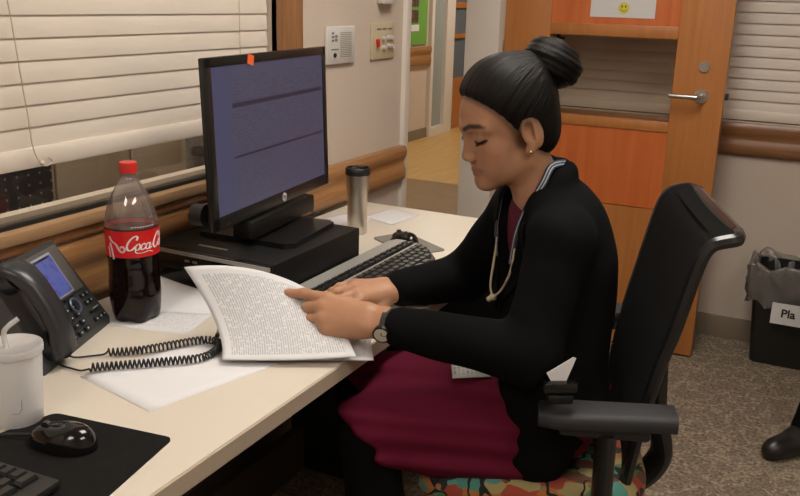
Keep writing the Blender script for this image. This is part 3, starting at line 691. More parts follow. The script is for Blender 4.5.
for (a, b) in ((.088, .066), (.104, .066), (.088, .050), (.104, .050)): btn(a, b, .012, .01)
btn(.097, .030, .034, .007, 'volume_bar'); btn(.084, .012, .014, .009); btn(.1, .012, .014, .009); btn(.116, .012, .014, .009)
mb = MB(); mb.tube([pt(.046+.0145*math.cos(a), .058+.0145*math.sin(a), .006) for a in np.linspace(0, 2*PI, 25)], .0022, 8).build('navigation_ring', mat('ring_blue_grey', (.10, .13, .20), .3, .4), ph)
MB().cyl(pt(.046, .058, .004), pt(.046, .058, .008), .006, 16).build('select_button', M_phk, ph)
q = MB()
for i in range(4):
    for j in range(3): q.box(pt(-.012+j*.026, .058-i*.0165, .0053), (.005, .0034, .0006), Matrix.Rotation(th, 3, 'X'))
for (a, b) in ((.088, .066), (.104, .066), (.088, .050), (.104, .050), (.084, .012), (.1, .012), (.116, .012)): q.box(pt(a, b, .0053), (.005, .003, .0006), Matrix.Rotation(th, 3, 'X'))
q.box(pt(.1, .033, .0053), (.022, .0016, .0006), Matrix.Rotation(th, 3, 'X'))
q.build('key_legends', M_glyph, ph, False)
# handset on its cradle
hp = [(.192, .018, .030), (.18, .026, .033), (.16, .040, .031), (.13, .046, .026), (.085, .046, .026), (.045, .040, .028), (.018, .026, .033), (-.002, .018, .031)]
mb = MB(); rings = []
for b, c, hw in hp:
    rings.append([pt(-.085+hw*(abs(math.cos(x))**.7*(1 if math.cos(x) > 0 else -1)), b, c+.017*(abs(math.sin(x))**.7*(1 if math.sin(x) > 0 else -1))) for x in np.linspace(0, 2*PI, 20, endpoint=False)])
hs = mb.loft(rings).build('handset', mat('handset_charcoal', (.022, .023, .026), .32), ph, True, 60)
MB().cyl(pt(-.085, .165, 0), pt(-.085, .165, .026), .028, 20, .03).build('ear_cup', M_phk, hs)
MB().cyl(pt(-.085, .022, 0), pt(-.085, .022, .022), .030, 20, .032).build('ear_cup', M_phk, hs)
# coiled cord lying on the desk (world points turned into the phone's frame)
rzp = math.atan2(.94, -.345)
def loc(p): return RZ(-rzp) @ (Vector(p)-Vector((.195, 1.114, DZ)))
ctr = catmull([(.274, 1.107), (.318, 1.146), (.354, 1.199), (.388, 1.246), (.425, 1.245), (.441, 1.205), (.436, 1.172), (.397, 1.132), (.347, 1.086), (.296, 1.041)], 40)
ctr = [np.array([p[0], p[1], DZ+.0095]) for p in ctr]
Ls = np.concatenate([[0], np.cumsum([np.linalg.norm(b-a) for a, b in zip(ctr, ctr[1:])])])
turns = 62; M_ = turns*12; pts = []
for k in range(M_+1):
    s = Ls[-1]*k/M_; i = min(np.searchsorted(Ls, s, 'right')-1, len(ctr)-2); f = (s-Ls[i])/(Ls[i+1]-Ls[i]+1e-12)
    p = ctr[i]*(1-f)+ctr[i+1]*f; t = ctr[i+1]-ctr[i]; t /= np.linalg.norm(t); nn = np.array([-t[1], t[0], 0]); a = 2*PI*turns*k/M_
    pts.append(p+.0066*(nn*math.cos(a)+np.array([0, 0, 1])*math.sin(a)))
lead0 = catmull([(.222, 1.045, DZ+.02), (.232, 1.065, DZ+.006), (.25, 1.088, DZ+.004), (.268, 1.102, DZ+.006), tuple(pts[0])], 6)[:-1]
lead1 = catmull([tuple(pts[-1]), (.285, 1.03, DZ+.005), (.262, 1.03, DZ+.004), (.24, 1.03, DZ+.004), (.225, 1.022, DZ+.012)], 6)[1:]
MB().tube([loc(p) for p in list(lead0)+pts+list(lead1)], .0019, 6).build('coiled_cord', M_black, ph, True, None)
# ------------------------------------------------------------------ loose papers
def printed(name, sc=52, col=(.66, .65, .66), dark=(.16, .16, .17), mx=.08, th=.47):
    """sheet with rows of unreadable print; rows run along V"""
    m = mat(name, col, .8); nt, b = N(m)
    tc = nt.nodes.new('ShaderNodeTexCoord'); sp = nt.nodes.new('ShaderNodeSeparateXYZ'); nt.links.new(tc.outputs['UV'], sp.inputs[0])
    def mt(op, a, bb=None):
        n = nt.nodes.new('ShaderNodeMath'); n.operation = op
        for i, v in enumerate((a, bb)):
            if v is None: continue
            if isinstance(v, (int, float)): n.inputs[i].default_value = v
            else: nt.links.new(v, n.inputs[i])
        return n.outputs[0]
    u, v = sp.outputs[0], sp.outputs[1]
    row = mt('FLOOR', mt('MULTIPLY', u, sc)); fr = mt('FRACT', mt('MULTIPLY', u, sc))
    cb = nt.nodes.new('ShaderNodeCombineXYZ'); nt.links.new(mt('MULTIPLY', row, 7.31), cb.inputs[0]); nt.links.new(mt('MULTIPLY', v, 36), cb.inputs[1])
    nz = nt.nodes.new('ShaderNodeTexNoise'); nz.inputs['Scale'].default_value = 1; nt.links.new(cb.outputs[0], nz.inputs['Vector'])
    cb2 = nt.nodes.new('ShaderNodeCombineXYZ'); nt.links.new(mt('MULTIPLY', row, 3.17), cb2.inputs[0])
    n2 = nt.nodes.new('ShaderNodeTexNoise'); n2.inputs['Scale'].default_value = 1; nt.links.new(cb2.outputs[0], n2.inputs['Vector'])
    ink = mt('MULTIPLY', mt('LESS_THAN', fr, .62), mt('GREATER_THAN', nz.outputs['Fac'], th))
    ink = mt('MULTIPLY', ink, mt('GREATER_THAN', n2.outputs['Fac'], .31))
    for a, lo, hi in ((u, .07, .95), (v, mx, 1-mx)): ink = mt('MULTIPLY', ink, mt('MULTIPLY', mt('GREATER_THAN', a, lo), mt('LESS_THAN', a, hi)))
    mx_ = nt.nodes.new('ShaderNodeMix'); mx_.data_type = 'RGBA'; mx_.inputs[6].default_value = (*col, 1); mx_.inputs[7].default_value = (*dark, 1)
    nt.links.new(ink, mx_.inputs[0]); nt.links.new(mx_.outputs[2], b.inputs['Base Color'])
    return m
M_print = printed('printed_page', 54, (.62, .605, .615), (.42, .415, .425), .07, .42); M_faint = printed('faint_page', 30, (.66, .645, .655), (.54, .53, .54), .1, .55)
def sheet(name, label, cs, m, z, lift=None, cat='paper', group=None):
    """cs: four world xy corners (u0v0, u1v0, u1v1, u0v1)"""
    c = sum((Vector(p) for p in cs), Vector((0, 0)))/4
    o = grid(10, 10, lambda u, v: ((1-u)*(1-v)*cs[0][0]+u*(1-v)*cs[1][0]+u*v*cs[2][0]+(1-u)*v*cs[3][0]-c.x, (1-u)*(1-v)*cs[0][1]+u*(1-v)*cs[1][1]+u*v*cs[2][1]+(1-u)*v*cs[3][1]-c.y, (lift(u, v) if lift else 0)), name, m, None, .0003)
    o.location = (c.x, c.y, z); return tag(o, label, cat, group)
sheet('paper_sheet', 'blank white sheet lying under the coiled phone cord', [(.296, 1.017), (.494, .975), (.563, 1.239), (.365, 1.281)], M_paper, DZ+.0006)
sheet('paper_sheet', 'printed sheet lying flat beneath the cola bottle', [(.110, 1.215), (.325, 1.265), (.28, 1.47), (.065, 1.42)], M_faint, DZ+.0004)
sheet('folded_paper', 'folded white paper with a raised flap behind the cola bottle', [(.10, 1.44), (.185, 1.33), (.315, 1.385), (.23, 1.468)], M_paper, DZ+.0012, lambda u, v: .034*max(0, 1-u-.6*v)*(1-.5*v)+.004*(1-u))
sheet('paper_sheet', 'small note sheet on the desk beside the steel tumbler', [(.152, 2.30), (.275, 2.26), (.295, 2.41), (.172, 2.44)], M_faint, DZ+.0016)
sheet('paper_sheet', 'white sheet against the wall behind the steel tumbler', [(.05, 2.16), (.16, 2.12), (.20, 2.30), (.09, 2.35)], M_paper, DZ+.0006)
pn = thing('pen', 'black pen tip poking out from under the held pages', 'pen', (.33, 1.385, DZ+.0055), math.radians(-60))
MB().tube([(-.012, 0, 0), (-.002, 0, 0), (.12, 0, 0)], [.0015, .0045, .0045], 12).build('barrel', M_black, pn)
MB().box((.095, 0, .0055), (.045, .003, .0015)).build('clip', M_silver, pn, False)
# ------------------------------------------------------------------ office chair
M_mesh = mat('chair_back_fabric', (.0035, .0035, .0037), .9, spec=.1, bump=.25, bscale=900)
M_armp = mat('armrest_pad', (.026, .026, .028), .6, spec=.3, bump=.1, bscale=500)
def seat_fabric():
    m = mat('patterned_seat_fabric', (.1, .1, .1), .9, bump=.3, bscale=700); nt, b = N(m)
    tc = nt.nodes.new('ShaderNodeTexCoord'); v = nt.nodes.new('ShaderNodeTexVoronoi'); v.distance = 'CHEBYCHEV'; v.inputs['Scale'].default_value = 36
    mp = nt.nodes.new('ShaderNodeMapping'); mp.inputs['Scale'].default_value = (.6, 1, 1); mp.inputs['Rotation'].default_value = (.3, .2, .4)
    nt.links.new(tc.outputs['Object'], mp.inputs[0]); nt.links.new(mp.outputs[0], v.inputs['Vector'])
    sp = nt.nodes.new('ShaderNodeSeparateColor'); nt.links.new(v.outputs['Color'], sp.inputs[0])
    r = nt.nodes.new('ShaderNodeValToRGB'); r.color_ramp.interpolation = 'CONSTANT'; e = r.color_ramp.elements
    cols = [(.06, .20, .16), (.30, .05, .025), (.30, .24, .10), (.09, .16, .05), (.02, .02, .02), (.08, .24, .22), (.36, .13, .03), (.12, .05, .03)]
    e[0].color = (*cols[0], 1); e[1].position = .125; e[1].color = (*cols[1], 1)
    for i, c in enumerate(cols[2:]): x = e.new(.25+.125*i); x.color = (*c, 1)
    nt.links.new(sp.outputs[0], r.inputs[0])
    w = nt.nodes.new('ShaderNodeTexNoise'); w.inputs['Scale'].default_value = 9; nt.links.new(tc.outputs['Object'], w.inputs['Vector'])
    a = nt.nodes.new('ShaderNodeMath'); a.operation = 'SUBTRACT'; a.inputs[1].default_value = .5; nt.links.new(w.outputs['Fac'], a.inputs[0])
    a2 = nt.nodes.new('ShaderNodeMath'); a2.operation = 'ABSOLUTE'; nt.links.new(a.outputs[0], a2.inputs[0])
    a3 = nt.nodes.new('ShaderNodeMath'); a3.operation = 'GREATER_THAN'; a3.inputs[1].default_value = .012; nt.links.new(a2.outputs[0], a3.inputs[0])
    mx = nt.nodes.new('ShaderNodeMix'); mx.data_type = 'RGBA'; mx.inputs[6].default_value = (.008, .008, .008, 1); nt.links.new(a3.outputs[0], mx.inputs[0]); nt.links.new(r.outputs[0], mx.inputs[7])
    nt.links.new(mx.outputs[2], b.inputs['Base Color']); return m
ch = thing('office_chair', 'black swivel office chair with colourful patterned seat that the woman sits on', 'chair', (.94, 1.655, 0), math.radians(199.2))
mb = MB(); rings = []
for z, s, in ((.435, .88), (.445, .96), (.47, 1.0), (.495, 1.), (.512, .965), (.521, .9), (.524, .7)):
    rings.append([(.015+.235*s*(abs(math.cos(a))**.45)*np.sign(math.cos(a)), .245*s*(abs(math.sin(a))**.45)*np.sign(math.sin(a)), z-(.018*max(0, math.cos(a))**2 if z > .5 else 0)) for a in np.linspace(0, 2*PI, 48, endpoint=False)])
mb.loft(rings).build('seat', seat_fabric(), ch, True, 60)
MB().box((.0, 0, .425), (.40, .42, .025), None, .01).build('seat_pan', M_black, ch)
prof = [(-.155, .50), (-.16, .56), (-.172, .66), (-.189, .762), (-.207, .841), (-.229, .946), (-.241, .990), (-.258, 1.013), (-.285, 1.023), (-.311, 1.028)]
P = catmull(prof, 6); hw = lambda t: .185+.035*min(1, t*2.2)-(.0 if t < .93 else .045*((t-.93)/.07)**2)
rings = []
for i, p in enumerate(P):
    q = P[min(i+1, len(P)-1)]-P[max(i-1, 0)]; q /= np.linalg.norm(q); nn = np.array([q[1], -q[0]])   # front normal
    t = i/(len(P)-1); w = hw(t); ring = []
    for u in np.linspace(-1, 1, 13):
        ring.append((p[0]+nn[0]*.004*0-.018*(1-u*u)*nn[0]*(1 if t < .8 else .4), u*w, p[1]-.018*(1-u*u)*nn[1]*(1 if t < .8 else .4)))
    back = [(x-nn[0]*.022, y*1., z-nn[1]*.022) for x, y, z in ring[::-1]]
    rings.append(ring+back)
MB().loft(rings).build('backrest', M_mesh, ch, True, 50)
mb = MB()
for s in (-1, 1):
    pts = []
    for i, p in enumerate(P):
        q = P[min(i+1, len(P)-1)]-P[max(i-1, 0)]; q /= np.linalg.norm(q); nn = np.array([q[1], -q[0]])
        pts.append((p[0]-nn[0]*.011, s*hw(i/(len(P)-1)), p[1]-nn[1]*.011))
    mb.tube(pts, .0125, 8)
q = P[-1]; mb.tube([(q[0], u*hw(1), q[1]-.011) for u in np.linspace(-1, 1, 9)], .0125, 8)
mb.build('back_frame', M_blackg if 0 else mat('frame_black', (.012, .012, .013), .25), ch)
MB().tube(catmull([(-.05, 0, .40), (-.20, 0, .41), (-.265, 0, .48), (-.245, 0, .58), (-.235, 0, .70)], 6), [.045]*25, 12, True, .5).build('back_upright', M_black, ch)
for s in (-1, 1):
    mb = MB(); rings = []
    for k in range(9):
        t = k/8; x = .012-.238*t; w = .042*(1-.35*max(0, (.15-t)/.15)**2-.15*t); zz_ = .700+.010*t
        rings.append([(x, s*.275+w*(abs(math.cos(a))**.55)*np.sign(math.cos(a)), zz_-.012+.017*(abs(math.sin(a))**.55)*np.sign(math.sin(a))) for a in np.linspace(0, 2*PI, 20, endpoint=False)])
    mb.loft(rings).build('armrest_pad', M_armp, ch, True, 60)
    MB().box((-.105, s*.275, .668), (.16, .045, .022), None, .008).build('armrest_bracket', M_black, ch)
    MB().tube(catmull([(-.11, s*.275, .665), (-.112, s*.28, .52), (-.105, s*.275, .42), (-.08, s*.20, .41), (-.05, s*.10, .41)], 6), [.034]*25, 14, True, .55).build('armrest_post', M_black, ch)
MB().cyl((0, 0, .12), (0, 0, .42), .028, 18).build('gas_lift', M_black, ch)
for k in range(5):
    a = 2*PI*k/5+.3; e = (.30*math.cos(a), .30*math.sin(a))
    lg = MB().tube([(0, 0, .12), (e[0]*.5, e[1]*.5, .105), (e[0], e[1], .075)], [.03, .026, .018], 10).build('leg', M_black, ch)
    MB().cyl((e[0]-.012*math.sin(a), e[1]+.012*math.cos(a), .028), (e[0]+.012*math.sin(a), e[1]-.012*math.cos(a), .028), .028, 18).cyl((e[0], e[1], .028), (e[0], e[1], .08), .008, 8).build('caster', M_black, lg)

# ------------------------------------------------------------------ waste bin
bn = thing('waste_bin', 'black waste bin with a clear plastic liner below the far blind', 'bin', (1.475, 3.72, 0))
def rr(hx, hy, z, r=.03, wob=None, n=7):
    out = []
    for cx, cy, a0_ in ((hx-r, hy-r, 0), (-hx+r, hy-r, PI/2), (-hx+r, -hy+r, PI), (hx-r, -hy+r, 1.5*PI)):
        for k in range(n):
            a = a0_+PI/2*k/(n-1); out.append([cx+r*math.cos(a), cy+r*math.sin(a), z])
    # extra points along the sides
    res_ = []
    for p, q in zip(out, out[1:]+out[:1]):
        m_ = max(1, int(math.dist(p, q)/.02))
        for k in range(m_): res_.append([p[i]+(q[i]-p[i])*k/m_ for i in range(3)])
    return res_
b0, b1 = rr(.235, .09, 0), rr(.265, .108, .40)
b0 = rr(.235, .09, 0, .03); 
mb = MB(); 
def lerp_ring(t, e=0.): return [(p[0]*(1+.128*t)+e*np.sign(p[0]), p[1]*(1+.2*t)+e*np.sign(p[1]), .40*t) for p in b0]
inn = [[(x*.95, y*.93, max(z, .012)) for x, y, z in lerp_ring(t)] for t in (1, 0)]
mb.loft([lerp_ring(0), lerp_ring(.5), lerp_ring(1)]+inn).build('bin_body', M_black, bn)
M_liner = clear('bin_liner', (.88, .86, .84), .05, .3, .30, (.55, .50, .47))
mb = MB(); rings = []; rs = np.random.RandomState(3)
ph_ = rs.rand(5)*6
for t, e, z in ((.96, -.012, .30), (1, -.004, .39), (1.02, .006, .414), (1.01, .013, .42), (.98, .016, .405), (.93, .018, .36), (.88, .016, .30), (.82, .012, .262)):
    ring = []
    for i, p in enumerate(b0):
        a = i/len(b0)*2*PI; wv = .006*math.sin(23*a+ph_[0]+z*40)+.005*math.sin(41*a+ph_[1]-z*60)+.004*math.sin(67*a+z*90)
        amp = .5 if z > .41 else 1.3
        ring.append((p[0]*(1+.128*t)+(e+wv*amp)*np.sign(p[0]), p[1]*(1+.2*t)+(e+wv*amp)*np.sign(p[1]), z+.012*math.sin(9*a+ph_[2])+.008*math.sin(17*a+ph_[3])))
    rings.append(ring)
mb.loft(rings, False).build('liner', M_liner, bn, True, None)
lb_ = MB().box((-.090, -.137, .238), (.17, .002, .085), Matrix.Rotation(math.radians(-3), 3, 'X')).build('label_card', mat('label_card_white', (.60, .57, .55), .7), bn, False)
me = text_mesh('Pla', .046, .0004, 'LEFT', .0012); me.transform(Matrix.Translation((-.140, -.1385, .240)) @ Matrix.Rotation(PI/2-math.radians(3), 4, 'X'))
link('label_letters', me, M_gasket, lb_, False)

# ------------------------------------------------------------------ the seated woman
O = np.array([.868, 1.579, 1.162]); Fw = np.array([-.86, -.51, 0]); Lw = np.array([.51, -.86, 0])
def B(f, l, z): return np.array([O[0]+f*Fw[0]+l*Lw[0], O[1]+f*Fw[1]+l*Lw[1], z])
yw, pt_, ro = map(math.radians, (226.5, 18.5, -1.68))
_F = np.array([math.cos(yw), math.sin(yw), 0]); _U = np.array([0, 0, 1.]); _L = np.cross(_U, _F)
hF = _F*math.cos(pt_)-_U*math.sin(pt_); _U2 = _U*math.cos(pt_)+_F*math.sin(pt_)
hL = _L*math.cos(ro)+_U2*math.sin(ro); hU = _U2*math.cos(ro)-_L*math.sin(ro)
HR = np.array([hF, hL, hU])
def H(f, l, u): return O+f*hF+l*hL+u*hU
def hcap(a, b, ra, rb=None, k=.012, op='u'): return cap(H(*a), H(*b), ra, rb, k, op)
def hell(c, r, k=.012, op='u', R=None): return ell(H(*c), r, HR if R is None else R @ HR, k, op)
def Ry(a): c, s = math.cos(a), math.sin(a); return np.array([[c, 0, s], [0, 1, 0], [-s, 0, c]])
def head_prims():
    q = [hell((-.012, 0, .045), (.093, .073, .082)),
         hell((.030, 0, .035), (.060, .060, .072), .02),
         hell((.040, 0, -.030), (.052, .050, .060), .025),
         hcap((.004, .046, -.048), (.070, .014, -.078), .0155, .015, .022), hcap((.004, -.046, -.048), (.070, -.014, -.078), .0155, .015, .022),
         hell((.078, 0, -.079), (.0145, .018, .0145), .014),
         hell((.056, .038, -.014), (.022, .020, .022), .022), hell((.056, -.038, -.014), (.022, .020, .022), .022),
         hell((.052, .034, -.048), (.026, .020, .026), .02), hell((.052, -.034, -.048), (.026, .020, .026), .02),
         hcap((.084, .006, .036), (.068, .044, .036), .0095, .008, .016), hcap((.084, -.006, .036), (.068, -.044, .036), .0095, .008, .016)]
    for s in (1, -1): q.append(hell((.096, s*.031, .018), (.017, .018, .012), .012, 's'))
    for s in (1, -1): q.append(hell((.0715, s*.031, .018), (.0135, .0145, .0125), .004))
    q += [hcap((.0855, 0, .020), (.0980, 0, -.014), .0072, .0084, .011), hell((.0985, 0, -.0180), (.0090, .0098, .0083), .008)]
    for s in (1, -1): q.append(hell((.0945, s*.0105, -.021), (.0100, .0068, .0075), .006))
    for s in (1, -1): q.append(hell((.096, s*.006, -.0275), (.004, .003, .0025), .003, 's'))
    for s in (1, -1):
        q += [hcap((.0905, 0, -.0462), (.0800, s*.023, -.0462), .0048, .0028, .006), hcap((.0885, 0, -.0560), (.0800, s*.020, -.0508), .0054, .0031, .006)]
    q += [hcap((.1, 0, -.0512), (.083, .025, -.0475), .0014, .001, .003, 's'), hcap((.1, 0, -.0512), (.083, -.025, -.0475), .0014, .001, .003, 's')]
    for s in (1, -1):      # ears
        T = Ry(math.radians(-12))
        q += [hell((-.008, s*.074, .006), (.021, .0075, .034), .007, 'u', T), hell((.003, s*.072, -.026), (.0095, .006, .011), .008)]
        q += [hell((-.003, s*.0825, .009), (.0125, .0095, .022), .003, 's', T), hcap((-.010, s*.0785, -.010), (-.011, s*.079, .020), .0028, .0026, .003)]
    return q
def head_pt(): return H(-.010, 0, -.035)
NB = B(-.076, 0, 1.02)
# arms
W_l = np.array([.694, 1.358, .811]); T_l = np.array([.500, 1.328, .819])
E_l = B(-.02, .20, .785); S_l = B(-.080, .130, .980)
W_r = np.array([.606, 1.600, .786]); E_r = np.array([.715, 1.765, .79]); S_r = B(-.065, -.140, .985)
def hand(W, xdir, view, roll, s, side, pose):
    x = xdir/np.linalg.norm(xdir); v = view-(view@x)*x; v /= np.linalg.norm(v)
    y = np.cross(v, x)*side
    if y[2] < 0 and pose == 'hold': y = -y
    c, s_ = math.cos(roll), math.sin(roll); d = v*c+y*s_; y = y*c-v*s_
    def q(a, b, cc): return W+s*(a*x+b*y+cc*d)
    def ch_(pts, rs, k=.006):
        return [cap(q(*p0), q(*p1), r0*s, r1*s, k) for p0, p1, r0, r1 in zip(pts, pts[1:], rs, rs[1:])]
    pr = [cap(q(-.02, .009, 0), q(-.02, -.009, 0), .0205*s, None, .02), cap(q(.012, .012, 0), q(.012, -.012, 0), .0185*s, None, .02)]
    mcp = [(.086, .026, .003), (.090, .008, .006), (.084, -.012, .004), (.074, -.029, -.002)]
    for i, m_ in enumerate(mcp): pr.append(cap(q(.012, .012-.008*i, 0), q(*m_), .0155*s, .0108*s, .016))
    pr.append(ell(q(.045, .0, -.008), np.array([.045, .034, .0135])*s, np.array([x, y, d]), .015))
    R4 = [.0102, .0090, .0080, .0066]
    if pose == 'hold':
        fing = [[mcp[0], (.133, .027, .002), (.160, .024, -.002), (.184, .020, -.008)],
                [mcp[1], (.121, .006, -.006), (.130, .002, -.030), (.114, .000, -.042)],
                [mcp[2], (.109, -.013, -.008), (.114, -.015, -.031), (.096, -.015, -.041)],
                [mcp[3], (.092, -.030, -.012), (.096, -.031, -.030), (.080, -.030, -.038)]]
        thumb = [(.022, .022, -.014), (.060, .034, -.026), (.100, .035, -.030), (.130, .030, -.032)]
    else:
        fing = [[mcp[0], (.122, .034, -.008), (.140, .036, -.024), (.150, .036, -.040)],
                [mcp[1], (.130, .010, -.008), (.150, .010, -.026), (.160, .010, -.044)],
                [mcp[2], (.122, -.014, -.008), (.141, -.015, -.026), (.150, -.015, -.043)],
                [mcp[3], (.103, -.034, -.012), (.117, -.036, -.026), (.124, -.036, -.040)]]
        thumb = [(.022, .024, -.012), (.055, .052, -.022), (.088, .062, -.030), (.112, .062, -.036)]
    for i, f_ in enumerate(fing): pr += ch_(f_, [r*(1, 1.03, .98, .88)[i] for r in R4])
    pr += ch_(thumb, [.0145, .0115, .0100, .0078], .008)
    tips = [(q(*(np.array(f_[-1])+np.array([-.004, 0, .005])))) for f_ in fing]+[q(thumb[-1][0]-.004, thumb[-1][1]+.004, thumb[-1][2]+.004)]
    return pr, tips, (x, y, d)
cam_l = np.array([.43, -.83, .36])
hl, tips_l, fr_l = hand(W_l, T_l-W_l, cam_l, math.radians(20), 1.12, 1, 'hold')
hr, tips_r, fr_r = hand(W_r, np.array([.508, 1.415, .812])-W_r, np.array([.25, -.35, .9]), 0., 1.02, 1, 'rest')
hip = {s: B(-.08, s*.085, .605) for s in (1, -1)}; knee = {1: B(.265, .100, .590), -1: B(.275, -.085, .590)}; ank = {1: B(.235, .10, .095), -1: B(.25, -.10, .095)}
_c, _s = math.cos(math.radians(15)), math.sin(math.radians(15))
def T(f, l, z): return B(-.09+f*_c-(l-.015)*_s, f*_s+(l-.015)*_c, z)      # chest frame, turned a little to her left
FT, LT = _c*Fw+_s*Lw, _c*Lw-_s*Fw
AXT = np.array([FT, LT, [0, 0, 1]])
body = head_prims()
body += [cap(head_pt(), NB, .046, .050, .03), cap(NB, T(-.02, 0, .96), .050, .07, .03), ell(T(-.038, 0, .87), (.082, .128, .15), AXT, .03), ell(B(-.110, 0, .70), (.085, .125, .15), np.array([Fw, Lw, [0, 0, 1]]), .04)]
for S_, E_, W_ in ((S_l, E_l, W_l), (S_r, E_r, W_r)):
    body += [cap(NB+np.array([0, 0, -.03]), S_, .04, .042, .02), cap(S_, E_, .042, .034, .015), cap(E_, W_+(E_-W_)*.12, .034, .0235, .012)]
for s in (1, -1): body += [cap(hip[s], knee[s], .075, .052, .03), cap(knee[s], ank[s], .048, .032, .02), cap(ank[s], ank[s]+np.array([*(Fw[:2]*.14), -.06]), .03, .024, .02)]
hands = hl+hr
body += hands
M_skin = mat('skin', (.42, .215, .125), .42, spec=.35)
nt, b = N(M_skin); at = nt.nodes.new('ShaderNodeAttribute'); at.attribute_name = 'tint'
nz = nt.nodes.new('ShaderNodeTexNoise'); nz.inputs['Scale'].default_value = 60; tc = nt.nodes.new('ShaderNodeTexCoord'); nt.links.new(tc.outputs['Object'], nz.inputs['Vector'])
rp = nt.nodes.new('ShaderNodeValToRGB'); rp.color_ramp.elements[0].color = (.9, .9, .9, 1); rp.color_ramp.elements[1].color = (1.06, 1.06, 1.06, 1); nt.links.new(nz.outputs['Fac'], rp.inputs['Fac'])
mu = nt.nodes.new('ShaderNodeMix'); mu.data_type = 'RGBA'; mu.blend_type = 'MULTIPLY'; mu.inputs[0].default_value = 1
nt.links.new(at.outputs['Color'], mu.inputs[6]); nt.links.new(rp.outputs['Color'], mu.inputs[7]); nt.links.new(mu.outputs[2], b.inputs['Base Color'])
b.inputs['Subsurface Weight'].default_value = .12; b.inputs['Subsurface Radius'].default_value = (.012, .005, .003); b.inputs['Subsurface Scale'].default_value = .6
wm = thing('person', 'woman with a black hair bun, black blazer and burgundy skirt reading pages', 'person', tuple(B(-.08, 0, 0)))
OFF = B(-.08, 0, 0)
def person_mesh(name, prims, h, m, attrs=None, parent=wm, disp=None, off=OFF):
    v, f = sdf_mesh(prims, h, disp); return np_mesh(name, v-off, f, m, parent, attrs(v) if attrs else None), v
def seg_d(p, a, b):
    ba = b-a; t = np.clip(((p-a)@ba)/(ba@ba), 0, 1); return np.linalg.norm(p-a-t[:, None]*ba, axis=1)
def ss(x, a, b): t = np.clip((x-a)/(b-a), 0, 1); return t*t*(3-2*t)
def tint(v):
    c = np.tile(np.array([.42, .215, .125]), (len(v), 1))
    def mixc(w, col):
        nonlocal c; c = c*(1-w[:, None])+np.array(col)*w[:, None]
    lp = (v-O) @ HR.T; f, l, u = lp.T; near = (np.linalg.norm(lp, axis=1) < .16)
    front = near & (f > .05)
    mixc(.5*near*ss(-np.linalg.norm(lp-np.array([.062, .040, -.018]), axis=1), -.03, -.01), (.46, .20, .12))
    al = np.abs(l)
    lipd = np.minimum(np.minimum(seg_d(lp*[1, 0, 1]+np.stack([0*f, al, 0*f], 1), np.array([.0930, 0, -.0465]), np.array([.0810, .022, -.0470])), 1), seg_d(np.stack([f, al, u], 1), np.array([.0905, 0, -.0560]), np.array([.0810, .020, -.0510])))
    mixc(front*(1-ss(lipd, .0055, .0080))*.8, (.30, .110, .080))
    ml = seg_d(np.stack([f, al, u], 1), np.array([.0920, 0, -.0512]), np.array([.0800, .0275, -.0462])); mixc(front*.8*(1-ss(ml, .0012, .0032)), (.10, .03, .025))
    br = [np.array(p) for p in ((.0945, .010, .037), (.090, .024, .0435), (.078, .042, .0425), (.071, .049, .0395))]
    bd = np.min([seg_d(np.stack([f, al, u], 1), a, b_) for a, b_ in zip(br, br[1:])], axis=0); mixc(front*.92*(1-ss(bd, .0028, .0062)), (.018, .010, .008))
    # lash line of the lowered lid
    ls = [np.array(p) for p in ((.081, .0185, .0095), (.0845, .031, .0085), (.0785, .0435, .0115), (.0735, .0475, .0135))]
    ld = np.min([seg_d(np.stack([f, al, u], 1), a, b_) for a, b_ in zip(ls, ls[1:])], axis=0); mixc(front*(1-ss(ld, .0022, .0042)), (.012, .007, .006))
    cr = [np.array(p) for p in ((.0785, .020, .0265), (.0805, .031, .0285), (.074, .045, .0245))]
    cd_ = np.min([seg_d(np.stack([f, al, u], 1), a, b_) for a, b_ in zip(cr, cr[1:])], axis=0); mixc(front*.45*(1-ss(cd_, .001, .004)), (.14, .06, .035))
    hd = sdf(hair, v); mixc(near*.75*(1-ss(hd, .0, .011)), (.05, .028, .020))
    for t in tips_l+tips_r: mixc(.8*(1-ss(np.linalg.norm(v-t, axis=1), .0055, .0085)), (.60, .36, .28))
    return {'tint': np.concatenate([c, np.ones((len(c), 1))], 1)}
BC = np.array([-.114, 0, .095])       # bun centre in the head frame
hair = [hell((-.013, 0, .050), (.0925, .0785, .092)), hell((.012, 0, .078), (.066, .066, .061), .03), hell((-.042, 0, -.015), (.055, .057, .056), .03), hcap((-.060, 0, .090), (-.088, 0, .098), .045, .034, .02),
        hell((.100, 0, -.010), (.088, .120, .106), .018, 's')]
for s in (1, -1): hair += [hell((.002, s*.092, -.006), (.024, .034, .036), .010, 's')]
hair += [hell((.03, 0, -.085), (.075, .10, .055), .012, 's')]
person_mesh('body', body, .0024, M_skin, tint)
# small lashes that stand off the lid
M_hair = mat('black_hair', (.006, .005, .0045), .46, spec=.16)
nt, b = N(M_hair); at = nt.nodes.new('ShaderNodeAttribute'); at.attribute_name = 'strand'
nz = nt.nodes.new('ShaderNodeTexNoise'); nz.inputs['Scale'].default_value = 26; nz.inputs['Detail'].default_value = 4; nt.links.new(at.outputs['Vector'], nz.inputs['Vector'])
bp = nt.nodes.new('ShaderNodeBump'); bp.inputs['Strength'].default_value = .55; bp.inputs['Distance'].default_value = .004; nt.links.new(nz.outputs['Fac'], bp.inputs['Height']); nt.links.new(bp.outputs['Normal'], b.inputs['Normal'])
rp = nt.nodes.new('ShaderNodeValToRGB'); rp.color_ramp.elements[0].position = .35; rp.color_ramp.elements[0].color = (.003, .0026, .0024, 1); rp.color_ramp.elements[1].position = .7; rp.color_ramp.elements[1].color = (.011, .0085, .007, 1)
nt.links.new(nz.outputs['Fac'], rp.inputs['Fac']); nt.links.new(rp.outputs['Color'], b.inputs['Base Color'])
mb = MB()
